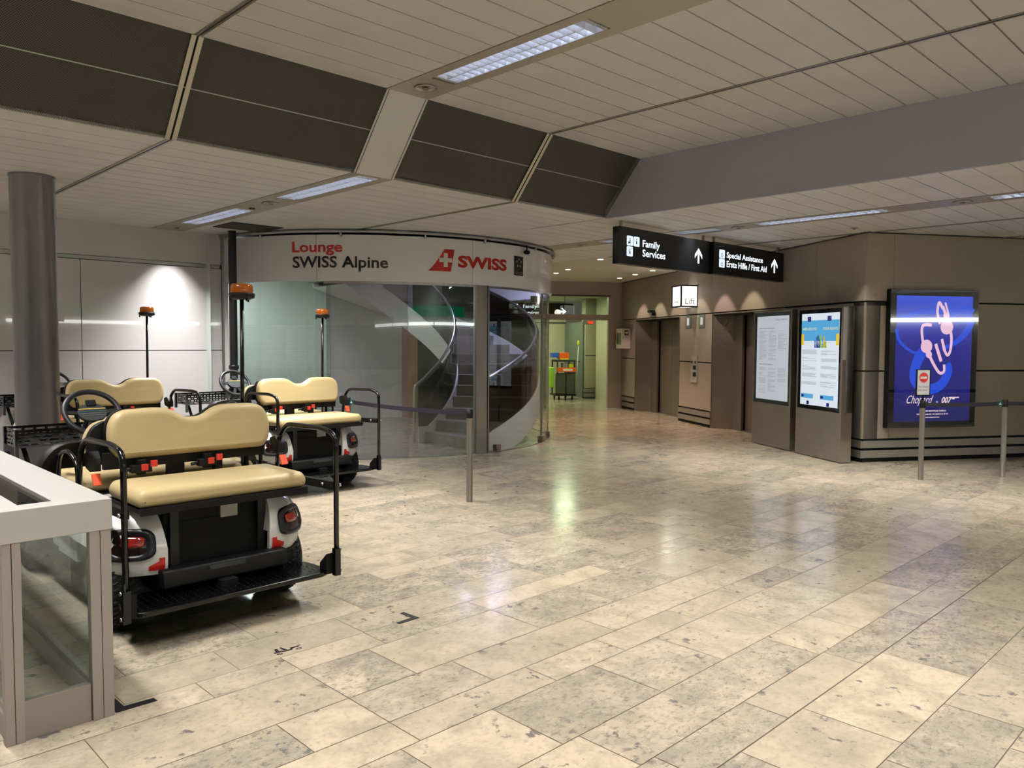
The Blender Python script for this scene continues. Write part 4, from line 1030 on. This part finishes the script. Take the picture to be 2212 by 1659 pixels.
# ------------------------------------------------------------ cleaning trolley in the corridor
ct = thing('cleaning_trolley', 'cleaning trolley with yellow and orange bins in the corridor beyond', 'trolley', LW(12.72, .62, 0), math.radians(148.3-180)); 
TT = lambda x, y, z: Vector((x, y, z))
yel = mat('yellow plastic', rgb(200, 205, 40), .4); ylo = mat('lime plastic', rgb(150, 200, 60), .4); oran = mat('orange plastic', rgb(225, 96, 30), .4); gry = mat('grey bag', rgb(72, 76, 62), .7); blu = mat('blue plastic', rgb(40, 90, 190), .4)
def part(n, m_, *bx, bevel=.01):
    m = MB()
    for b in bx: m.box(-b[1], -b[0], -b[3], -b[2], b[4], b[5])
    return m.build(n, m_, ct, bevel=bevel)
part('trolley_base', blackpl, (-.3, .3, -.32, .32, .12, .16)); part('waste_bag', gry, (-.34, -.06, -.27, .00, .16, .80), (-.34, -.06, .01, .27, .16, .78), bevel=.04)
part('front_band', oran, (-.38, -.34, -.29, .29, .82, .95)); part('upper_tray', mat('dark tray', rgb(40, 38, 30), .6), (-.3, .3, -.28, .28, 1.12, 1.17), (-.3, -.26, -.28, -.24, .16, 1.12), (-.3, -.26, .24, .28, .16, 1.12), (.26, .3, -.28, -.24, .16, 1.12), (.26, .3, .24, .28, .16, 1.12))
part('orange_bin', oran, (-.2, .1, -.12, .18, 1.2, 1.38)); part('blue_bin', blu, (-.2, .1, .2, .38, 1.24, 1.38)); part('yellow_bucket', yel, (-.26, .0, -.24, -.10, .86, 1.06), (-.1, .1, -.36, -.28, .3, .62)); part('lime_bag', ylo, (-.1, .22, .30, .44, .35, .95), bevel=.03)
part('yellow_cloth', yel, (-.24, .0, -.10, .16, 1.17, 1.21)); part('grey_box', mat('grey box', rgb(120, 122, 118), .5), (-.28, -.08, -.06, .10, .86, 1.08)); part('band_label', mat('label white', rgb(230, 220, 205), .5), (-.386, -.381, -.17, .12, .85, .915), bevel=0)
m = MB(); m.tube([(.2, .34, .2), (.2, .40, 1.6)], .012, 8); m.build('mop_handle', mat('handle pale', rgb(200, 200, 180), .4), ct)
m = MB(); m.lathe([(.03, 0), (.05, .03), (.03, .12), (0, .14)], (.2, .40, 1.6), 'z', 12); m.build('mop_head', yel, ct)
for x, y in ((-.25, -.2), (-.25, .15), (.25, -.2), (.25, .2)):
    m = MB(); m.lathe([(.03, -.015), (.06, -.012), (.06, .012), (.03, .015)], (x, y, .06), 'y', 16); m.build('castor', rubber, ct)
# ------------------------------------------------------------ golf carts
# local frame: +x is the rear of the cart, the front lies at -x; y across; z up
def rounded(pts, r, n=4):
    out = []; N_ = len(pts)
    for i in range(N_):
        p = Vector(pts[i]); a = (Vector(pts[i-1])-p); b = (Vector(pts[(i+1) % N_])-p); rr = min(r, a.length*.45, b.length*.45)
        A_ = p+a.normalized()*rr; B_ = p+b.normalized()*rr
        for k in range(n+1): t = k/n; out.append(tuple(A_*(1-t)**2+p*2*t*(1-t)+B_*t*t))
    return out
def smooth_path(pts, r, n=5):
    pts = [Vector(p) for p in pts]; out = [tuple(pts[0])]
    for i in range(1, len(pts)-1):
        p = pts[i]; a = pts[i-1]-p; b = pts[i+1]-p; rr = min(r, a.length*.45, b.length*.45); A_ = p+a.normalized()*rr; B_ = p+b.normalized()*rr
        for k in range(n+1): t = k/n; out.append(tuple(A_*(1-t)**2+p*2*t*(1-t)+B_*t*t))
    out.append(tuple(pts[-1])); return out
def pad(name, prof, x0, x1, parent, m_, lean=0, bev=.035):
    """upholstered slab: outline in (y, z), thickness x0..x1, soft edges by stacked insets"""
    n = len(prof); cy_ = sum(p[0] for p in prof)/n; cz_ = sum(p[1] for p in prof)/n
    secs = []
    nrm = []
    for i in range(n):
        a = prof[i-1]; b = prof[(i+1) % n]; dx, dz = b[0]-a[0], b[1]-a[1]; l = math.hypot(dx, dz) or 1; nrm.append((dz/l, -dx/l))
    sg = 1
    area_ = sum(prof[i-1][0]*prof[i][1]-prof[i][0]*prof[i-1][1] for i in range(n))
    if area_ < 0: sg = -1
    for k in range(5):
        t = PI/2*k/4; ins = bev*(1-math.sin(t)); x = x0+bev*(1-math.cos(t))
        secs.append([(x+lean*(p[1]-cz_), p[0]-q[0]*ins*sg, p[1]-q[1]*ins*sg) for p, q in zip(prof, nrm)])
    for k in range(5):
        t = PI/2*k/4; ins = bev*(1-math.cos(t)); x = x1-bev*(1-math.sin(t))
        secs.append([(x+lean*(p[1]-cz_), p[0]-q[0]*ins*sg, p[1]-q[1]*ins*sg) for p, q in zip(prof, nrm)])
    # slightly crowned face
    mb = MB(); mb.loft(secs); return mb.build(name, m_, parent)
def back_profile(w, z0, z1, dip):
    h = []
    pts = [(-w+.004, z0+.06), (-w+.05, z0+.003), (w-.05, z0+.003), (w-.004, z0+.06), (w+.006, z0+.14), (w-.004, z1-.085), (w-.035, z1-.030), (w-.09, z1-.004), (.25, z1), (.17, z1-.004), (.12, z1-.024), (.075, z1-dip*.80), (.035, z1-dip), (-.035, z1-dip), (-.075, z1-dip*.80), (-.12, z1-.024), (-.17, z1-.004), (-.25, z1), (-w+.09, z1-.004), (-w+.035, z1-.030), (-w+.004, z1-.085), (-w-.006, z0+.14)]
    return rounded(pts, .028, 3)
def tyre(parent, x, y, side):
    R_, wd = .232, .19
    t = MB(); yo = y+side*wd/2; yi = y-side*wd/2
    prof = [(.125, -wd/2), (.16, -wd/2-.004), (.205, -wd/2+.002), (.226, -wd/2+.02), (R_, -wd/2+.045), (R_, wd/2-.045), (.226, wd/2-.02), (.205, wd/2-.002), (.16, wd/2+.004), (.125, wd/2)]
    t.lathe(prof, (x, y, R_), 'y', 40)
    for k in range(44):
        a = 2*PI*k/44
        for j, yy in enumerate((-.055, -.018, .018, .055)):
            aa = a+(.07 if j % 2 else 0); c, s_ = math.cos(aa), math.sin(aa)
            t.bar((x+c*(R_+.002), y+yy-.014, R_+s_*(R_+.002)), (x+math.cos(aa+.05)*(R_+.002), y+yy+.014, R_+math.sin(aa+.05)*(R_+.002)), .016, .010)
    w_ = t.build('wheel', rubber, parent, weld=False)
    m = MB(); o = side*(wd/2-.012)
    m.lathe([(.128, o-side*.03), (.128, o), (.118, o), (.110, o-side*.02), (.0, o-side*.025)], (x, y, R_), 'y', 36, mi=1)
    for k in range(5):
        a = 2*PI*k/5; c, s_ = math.cos(a), math.sin(a)
        pts = []
        for rr, ww in ((.03, .012), (.075, .026), (.115, .030)):
            pts.append((rr, ww))
        poly = [(x+c*r_-s_*w2, R_+s_*r_+c*w2) for r_, w2 in ((.02, -.010), (.08, -.020), (.116, -.034), (.116, .034), (.08, .020), (.02, .010))]
        m.prism(poly, y+o-side*.018, y+o-side*.004, 'y')
    m.lathe([(.03, o-side*.01), (.028, o+side*.006), (0, o+side*.008)], (x, y, R_), 'y', 20)
    m.build('wheel_rim', [mat('silver rim', rgb(196, 196, 196), .25, .8), black], w_)
    return w_
def cart(label, loc, rz):
    r = thing('golf_cart', label, 'golf cart', loc, rz, 'golf carts parked by the white wall')
    # chassis and floor
    m = MB(); m.box(-2.55, -.36, -.34, .34, .20, .27); m.box(-1.75, -1.15, -.56, .56, .24, .29); m.box(-.95, -.15, -.05, .05, .16, .26); m.tube([(-.58, -.5, .23), (-.58, .5, .23)], .035, 8)
    m.lathe([(.0, -.09), (.07, -.07), (.09, 0), (.07, .07), (0, .09)], (-.58, .05, .24), 'y', 14)
    m.build('chassis', black, r)
    for x in (-.58, -2.22):
        for s_ in (-1, 1): tyre(r, x, s_*.505, s_)
    # black cargo box under the rear seat
    m = MB(); m.prism([(-.43, .25), (-.36, .27), (-.40, .66), (-.9, .70), (-.9, .25)], -.335, .335, 'y'); m.box(-.395, -.375, -.30, .06, .59, .66)
    m.build('battery_box', mat('box black', rgb(7, 7, 8), .6, 0, .25), r, bevel=.01)
    m = MB(); m.box(-.385, -.355, .04, .15, .585, .665); m.build('charge_flap', mat('pale flap', rgb(170, 168, 160), .5), r, bevel=.006)
    for y in (-.24, .30):
        m = MB(); m.box(-.36, -.345, y-.025, y+.025, .34, .70); m.build('box_strap', mat('strap dark', rgb(24, 23, 20), .55), r)
    # bumper
    m = MB(); m.prism(rounded([(-.20, .262), (-.31, .255), (-.31, .362), (-.205, .362)], .015), -.36, .40, 'y'); bp_ = m.build('bumper', blackpl, r, bevel=.008)
    m = MB(); m.box(-.201, -.197, -.10, .12, .325, .350); m.build('bumper_plate', mat('worn label', rgb(52, 54, 56), .5), bp_)
    # rear fenders
    for s_ in (-1, 1):
        def corner(th_, w_out, ar, wi=.31, fl=.26):
            return (-(ar+fl*(1-math.cos(th_))), s_*(wi+(w_out-wi)*math.sin(th_)))
        secs = []
        for z, wo, ar in ((.47, .630, .262), (.52, .626, .270), (.57, .612, .285), (.62, .582, .31), (.66, .54, .345), (.69, .475, .395), (.705, .43, .455), (.708, .385, .55)):
            wi = .31+.03*(z-.47)/.24
            ring = [(*corner(PI/2*k/8, wo, ar, wi), z) for k in range(9)]
            xf = -1.32+max(0, z-.6)*.9
            ring += [(xf, s_*wo*.985, z), (xf, s_*wi, z)]
            secs.append(ring)
        m = MB(); m.loft(secs, 0, True)
        secs = []
        for z, tmax, wo, ar in ((.335, .42, .615, .280), (.36, .70, .620, .270), (.385, .92, .622, .265), (.43, 1.0, .623, .262), (.475, 1.0, .622, .262)):
            out_ = [(*corner(PI/2*tmax*k/8, wo, ar), z) for k in range(9)]
            inn = [(p[0]-.03, p[1]-s_*.03, z) for p in out_][::-1]; inn[-1] = (out_[0][0]-.03, out_[0][1], z)
            secs.append(out_+inn)
        m.loft(secs, 0, True)
        m.box(-1.30, -.92, s_*.52, s_*.60, .32, .50)
        fd = m.build('rear_fender', white, r, smooth_all=False)
        es = fd.modifiers.new('edges', 'EDGE_SPLIT'); es.split_angle = math.radians(35)
        # lamp bezel wraps round the corner
        Lc = .42
        def surf(sa, z, off):     # sa arc parameter 0..1 round the corner
            th_ = PI/2*sa
            # ease the section along z
            tb = ((.335, .615, .280), (.385, .622, .265), (.47, .622, .262), (.52, .617, .270), (.57, .602, .285), (.62, .570, .31), (.66, .53, .345))
            for (za, wa, aa), (zb_, wb, ab) in zip(tb[:-1], tb[1:]):
                if za <= z <= zb_ or zb_ == .66:
                    f_ = min(1, max(0, (z-za)/(zb_-za))); wo = wa+(wb-wa)*f_; ar = aa+(ab-aa)*f_
                    if z <= zb_: break
            x, y = corner(th_, wo, ar)
            nx, ny = math.cos(th_), math.sin(th_)*s_
            return (x+nx*off, y+ny*off, z+off*.15)
        def blob(a0, a1, z0, z1, off, r_=.35, n=28, k=0):
            pts = []
            for i in range(n):
                q = 2*PI*i/n; c, s2 = math.cos(q), math.sin(q)
                e = .55; cx_ = math.copysign(abs(c)**e, c); sx_ = math.copysign(abs(s2)**e, s2)
                pts.append(surf((a0+a1)/2+cx_*(a1-a0)/2, (z0+z1)/2+sx_*(z1-z0)/2+cx_*0, off))
            return pts
        m = MB(); A1 = (.13, .74, .425, .600)
        o1 = blob(*A1, .004); o2 = blob(*A1, .018); o3 = blob(A1[0]+.06, A1[1]-.06, A1[2]+.02, A1[3]-.02, .020); o4 = blob(A1[0]+.10, A1[1]-.10, A1[2]+.03, A1[3]-.03, .006)
        m.loft([o1, o2, o3, o4], 0, True, False); bz = m.build('lamp_bezel', mat('bezel plastic', rgb(26, 28, 34), .35), fd)
        m = MB()
        m.grid(lambda u, v: surf(A1[0]+.09+u*(A1[1]-A1[0]-.18), A1[2]+.03+v*(A1[3]-A1[2]-.06), .0065), 8, 3, 1, True)
        def lens(a0, a1, z0, z1, h):
            R0 = [blob((a0+a1)/2-(a1-a0)/2*q, (a0+a1)/2+(a1-a0)/2*q, (z0+z1)/2-(z1-z0)/2*q, (z0+z1)/2+(z1-z0)/2*q, h+.010*math.sqrt(max(0, 1-q*q))) for q in (1, .9, .7, .4, .05)]
            m.loft(R0, 0, True, True)
        lens(A1[0]+.11, A1[1]-.22, A1[2]+.075, A1[3]-.040, .010)
        m.build('tail_lamp', [mat('tail lamp red', rgb(150, 20, 14), .08, 0, .6, coat=1), mat('lamp dark', rgb(30, 8, 9), .15)], bz)
        m = MB(); m.grid(lambda u, v: surf(.035+.065*u+.03*v*(1-u)*0, .362+v*(.068-.0*u), .0055), 3, 3, 0, True); m.grid(lambda u, v: surf(.09+.12*u, .362+v*(.052-.026*u), .006), 5, 2, 0, True)
        m.build('reflector', red, fd)
    # footplate with chequer pattern
    m = MB(); prof = rounded([(0.0, -.54), (-.05, -.60), (-.30, -.58), (-.36, -.50), (-.36, .50), (-.30, .58), (-.05, .60), (0.0, .54)], .05, 3)
    m.prism(prof, .195, .225, 'z'); fp = m.build('footplate', blackgl, r, bevel=.006)
    m = MB()
    for i in range(9):
        for j in range(28):
            x = -.33+i*.036; y = -.53+j*.039; a = (i+j) % 2
            m.bar((x-.006, y-.005 if a else y+.005, .2258), (x+.006, y+.005 if a else y-.005, .2258), .0028, .0016)
    m.build('chequer_pattern', mat('chequer metal', rgb(34, 35, 37), .3, .4), fp, weld=False)
    # hand rail hoops
    for s_ in (-1, 1):
        y = s_*.625
        m = MB(); m.tube(smooth_path([(0, y, .22), (0.0, y, 1.075), (-.16, y, 1.105), (-.62, y, 1.095), (-.72, y, 1.0), (-.76, y, .78)], .10, 6), .0165, 10); m.box(-.020, .018, y-.019, y+.019, .19, .36)
        hl = m.build('grab_hoop', blackgl, r)
        m = MB(); m.bar((.0, y-s_*.01, .758), (-.52, y-s_*.02, .742), .03, .05); m.bar((-.50, y-s_*.02, .74), (-.80, y-s_*.02, .74), .04, .06); m.build('hoop_bracket', black, hl)
        m = MB(); m.prism([(-.02, .20), (-.10, .20), (-.10, .26), (-.02, .33)], y-s_*.06, y-s_*.015, 'y'); m.build('step_bracket', black, hl)
        m = MB()
        for z in (.758, .35, .215): m.tube([(.0, y+s_*.018, z), (.0, y+s_*.032, z)], .011, 8)
        m.tube([(-.10, y-s_*.03, .758), (-.10, y-s_*.045, .758)], .011, 8); m.build('bolt', chrome, hl)
        # safety belt reel and tab
        m = MB(); m.prism(rounded([(-.60, .90), (-.70, .92), (-.72, 1.0), (-.64, 1.02), (-.60, .97)], .02), y-s_*.075, y-s_*.02, 'y'); br = m.build('belt_reel', blackpl, hl)
        m = MB(); m.bar((-.60, y-s_*.045, .89), (-.565, y-s_*.045, .83), .045, .012, up=(1, 0, 0)); m.build('belt_tab', orange, br)
    # seat frames
    m = MB(); m.box(-.76, -.22, -.47, .55, .700, .722); m.box(-.235, -.21, -.47, .55, .69, .73)
    m.box(-.82, -.78, -.48, .54, .88, .98); m.tube([(-.80, -.36, .70), (-.80, -.36, 1.1)], .018, 8); m.tube([(-.80, .42, .70), (-.80, .42, 1.1)], .018, 8); m.box(-.84, -.79, -.10, .0, .72, 1.0); m.box(-.84, -.79, .20, .25, .72, 1.0)
    m.build('seat_frame', black, r)
    cp = rounded([(-.465, .725), (.545, .725), (.562, .775), (.53, .828), (-.455, .828), (-.485, .775)], .035, 3)
    pad('rear_seat_cushion', cp, -.74, -.225, r, tan, 0, .04)
    prof = [(y+.062, z) for y, z in back_profile(.512, .935, 1.238, .070)]
    pad('rear_backrest', prof, -.86, -.755, r, tan, -.10, .04)
    sh = [(.062+(y-.062)*1.004, 1.09+(z-1.09)*.99) for y, z in prof]; 
    m = MB(); nP = len(sh); m.loft([[(-.878-.10*(z-1.095), y, z) for y, z in sh], [(-.845-.10*(z-1.095), y, z) for y, z in sh]]); m.build('backrest_shell', blackpl, r)
    prof2 = [(y+.0, z) for y, z in back_profile(.53, .90, 1.165, .05)]
    pad('driver_backrest', prof2, -.905, -.995, r, tan, .0, .035) if 0 else None
    m = MB(); m.loft([[(-.90, y, z) for y, z in prof2], [(-.94, y*1.01, z) for y, z in prof2], [(-1.0, y*1.005, z) for y, z in prof2], [(-1.02, y*.95, 1.03+(z-1.03)*.85) for y, z in prof2]]); m.build('driver_backrest', tan, r, smooth_all=True)
    m = MB(); m.loft([[(-.895, y*1.0, z) for y, z in prof2], [(-.915, y*1.02, 1.03+(z-1.03)*1.03) for y, z in prof2]]); m.build('driver_backrest_shell', blackpl, r)
    cp2 = rounded([(-.56, .72), (.56, .72), (.57, .77), (.55, .815), (-.55, .815), (-.57, .77)], .035, 3)
    pad('driver_seat_cushion', cp2, -1.50, -.97, r, tan, 0, .035)
    m = MB(); m.box(-1.48, -.95, -.50, .50, .30, .715); m.build('seat_base', black, r)
    m = MB()
    for y in (-.585, .56): m.prism(rounded([(-.95, .33), (-1.50, .33), (-1.46, .70), (-.95, .70)], .04), y, y+.025, 'y')
    m.build('side_panel', white, r)
    for s_ in (-1, 1):
        m = MB(); y = s_*.585; m.tube(smooth_path([(-.92, y, .70), (-.92, y, .92), (-1.12, y, .98), (-1.30, y, .93), (-1.34, y, .72)], .09, 5), .014, 8); m.build('hip_rail', blackgl, r)
    # buckles on the rear bench
    for y, n_ in ((-.28, 1), (.13, 2)):
        m = MB(); m.box(-.755, -.70, y-.07, y+.05, .855, .90); m.box(-.76, -.72, y-.03, y+.02, .84, .93); m.tube([(-.74, y-.11, .87), (-.72, y-.03, .885)], .012, 6); bk = m.build('belt_buckle', black, r, bevel=.004)
        m = MB()
        for k in range(n_+1 if n_ == 1 else 2): m.box(-.705, -.688, y+.0+k*.055-.015, y+.022+k*.055, .868+k*.018, .905+k*.02)
        m.build('buckle_button', mat('buckle red', rgb(225, 60, 44), .4), bk)
    # front cowl, dash, windscreen-less tub
    m = MB()
    ou = rounded([(-.56, .28), (.56, .28), (.57, .78), (.45, .93), (-.45, .93), (-.57, .78)], .10, 4)
    m.loft([[(-1.86, y, z) for y, z in ou], [(-2.0, y, z) for y, z in ou]], 0, True, False)
    inn = [(y*.93, .60+(z-.60)*.90) for y, z in ou]
    m.loft([[(-1.86, y, z) for y, z in ou], [(-1.86, y, z) for y, z in inn], [(-1.99, y*.98, z) for y, z in inn]], 0, False, False)
    m.add([(-1.98, y, z) for y, z in inn], [tuple(range(len(inn)))])
    m.build('dashboard', blackpl, r)
    m = MB(); m.loft([[(-2.0, y*.97, .28+(z-.28)*.95) for y, z in ou], [(-2.35, y*.93, .28+(z-.28)*.74) for y, z in ou], [(-2.60, y*.84, .28+(z-.28)*.55) for y, z in ou], [(-2.66, y*.7, .30+(z-.28)*.35) for y, z in ou]]); m.build('front_cowl', white, r, smooth_all=True)
    m = MB(); m.box(-1.90, -1.10, -.50, .50, .285, .30); m.box(-1.90, -.92, -.58, -.52, .22, .33); m.box(-1.90, -.92, .52, .58, .22, .33); m.build('floor_board', blackpl, r)
    # steering
    m = MB(); n0 = Vector((math.cos(math.radians(38)), 0, math.sin(math.radians(38)))); ce = Vector((-1.80, -.24, 1.145)); e1 = Vector((0, 1, 0)); e2 = n0.cross(e1)
    m.tube([tuple(ce+(e1*math.cos(2*PI*k/40)+e2*math.sin(2*PI*k/40))*.178) for k in range(40)], .019, 10, closed=True)
    for q in (.05, PI-.05, -PI/2+.3, -PI/2-.3): m.bar(tuple(ce+(e1*math.cos(q)+e2*math.sin(q))*.05-n0*.01), tuple(ce+(e1*math.cos(q)+e2*math.sin(q))*.17), .03, .012, up=tuple(n0))
    sw = m.build('steering_wheel', mat('wheel rubber', rgb(24, 26, 32), .45), r)
    m = MB(); 
    ring0 = [tuple(ce+(e1*math.cos(2*PI*k/28)*.095+e2*math.sin(2*PI*k/28)*.072)-n0*.02) for k in range(28)]; ring1 = [tuple(ce+(e1*math.cos(2*PI*k/28)*.095+e2*math.sin(2*PI*k/28)*.072)+n0*.008) for k in range(28)]
    m.loft([ring0, ring1]); hb = m.build('wheel_hub', mat('hub label', rgb(52, 58, 62), .5), sw)
    m = MB()
    up_ = e2 if e2.z > 0 else -e2
    def hp_(a, b, o): return ce+e1*a+up_*b+n0*o
    m.box(-.088, .088, .022, .030, .009, .011, T=hp_); m.box(-.075, .090, .000, .005, .009, .011, 1, T=hp_); m.box(-.08, .085, -.014, -.010, .009, .011, 2, T=hp_); m.box(-.07, .08, -.030, -.027, .009, .011, 2, T=hp_)
    m.build('hub_stripe', [mat('gold stripe', rgb(200, 168, 84), .5), mat('green stripe', rgb(20, 92, 74), .5), mat('grey stripe', rgb(120, 122, 124), .5)], hb, weld=False)
    m = MB(); m.box(-.032, .032, .05, .095, .0, .02, T=hp_); m.build('score_clip', black, hb)
    m = MB(); m.tube([tuple(ce-n0*.02), tuple(ce-n0*.30)], .03, 10); m.build('steering_column', blackpl, r)
    # front basket of slotted sheet
    m = MB()
    bx0, bx1, by0, by1 = -2.82, -2.45, -.57, .57
    def wall(p, q):
        p = Vector(p); q = Vector(q); L_ = (q-p).length; d = (q-p)/L_; n = int(L_/.078)
        for z, h in ((.861, .014), (.889, .014), (.917, .014), (.945, .014), (.977, .020)): m.bar(tuple(p+ZZ*z), tuple(q+ZZ*z), .004, h)
        for kk, z0_ in enumerate((.875, .903, .931, .9595)):
            for i in range(n+1):
                c = p+d*min(L_, L_*(i+(.5 if kk % 2 else 0))/n)+ZZ*z0_; m.bar(tuple(c-d*.011), tuple(c+d*.011), .004, .0145)
    wall((bx0, by0, 0), (bx0, by1, 0)); wall((bx1, by0, 0), (bx1, by1, 0)); wall((bx0, by0, 0), (bx1, by0, 0)); wall((bx0, by1, 0), (bx1, by1, 0))
    for i in range(5): m.box(bx0, bx1, by0+.02+i*.235, by0+.18+i*.235, .852, .856)
    for y in (by0, by1): m.box(bx0-.005, bx0+.03, y-.012, y+.012, .80, .99); m.box(bx1-.03, bx1+.005, y-.012, y+.012, .76, .99)
    bs = m.build('front_basket', blackgl, r, weld=False)
    for y in (-.5, .5):
        m = MB(); m.tube([(-2.60, y, .85), (-2.52, y*.9, .58)], .018, 8); m.build('basket_stay', black, bs)
    # beacon
    m = MB(); m.tube([(-.98, .48, .72), (-.97, .485, 1.955)], .0135, 10); pl_ = m.build('beacon_pole', blackgl, r)
    m = MB(); m.lathe([(.0, -.012), (.055, -.012), (.085, 0), (.088, .028), (.078, .034), (0, .034)], (-.97, .485, 1.955), 'z', 28)
    for q in (0, 2.1, 4.2): m.tube([(-.97+.075*math.cos(q), .485+.075*math.sin(q), 1.955), (-.97+.075*math.cos(q), .485+.075*math.sin(q), 1.93)], .008, 6)
    bb = m.build('beacon_base', blackpl, pl_)
    m = MB(); m.lathe([(.074, .034), (.076, .05), (.074, .082), (.062, .096), (0, .099)], (-.97, .485, 1.955), 'z', 32); m.lathe([(.03, .03), (.03, .08), (0, .085)], (-.97, .485, 1.955), 'z', 12, mi=1)
    m.build('beacon_lens', [amber, orange], bb)
    return r
c1 = cart('front golf cart, nearest, beside the glass barrier box', (-4.25, 2.0, 0), 0)
c2 = copy_tree(c1); c2.location = (-7.462, 4.55, 0); c2['label'] = 'golf cart parked beside the glass rotunda, right of the others'
c3 = copy_tree(c1); c3.location = (-8.50, 2.95, 0); c3.rotation_euler = (0, 0, math.radians(4)); c3['label'] = 'golf cart furthest left, against the white wall behind the front cart'
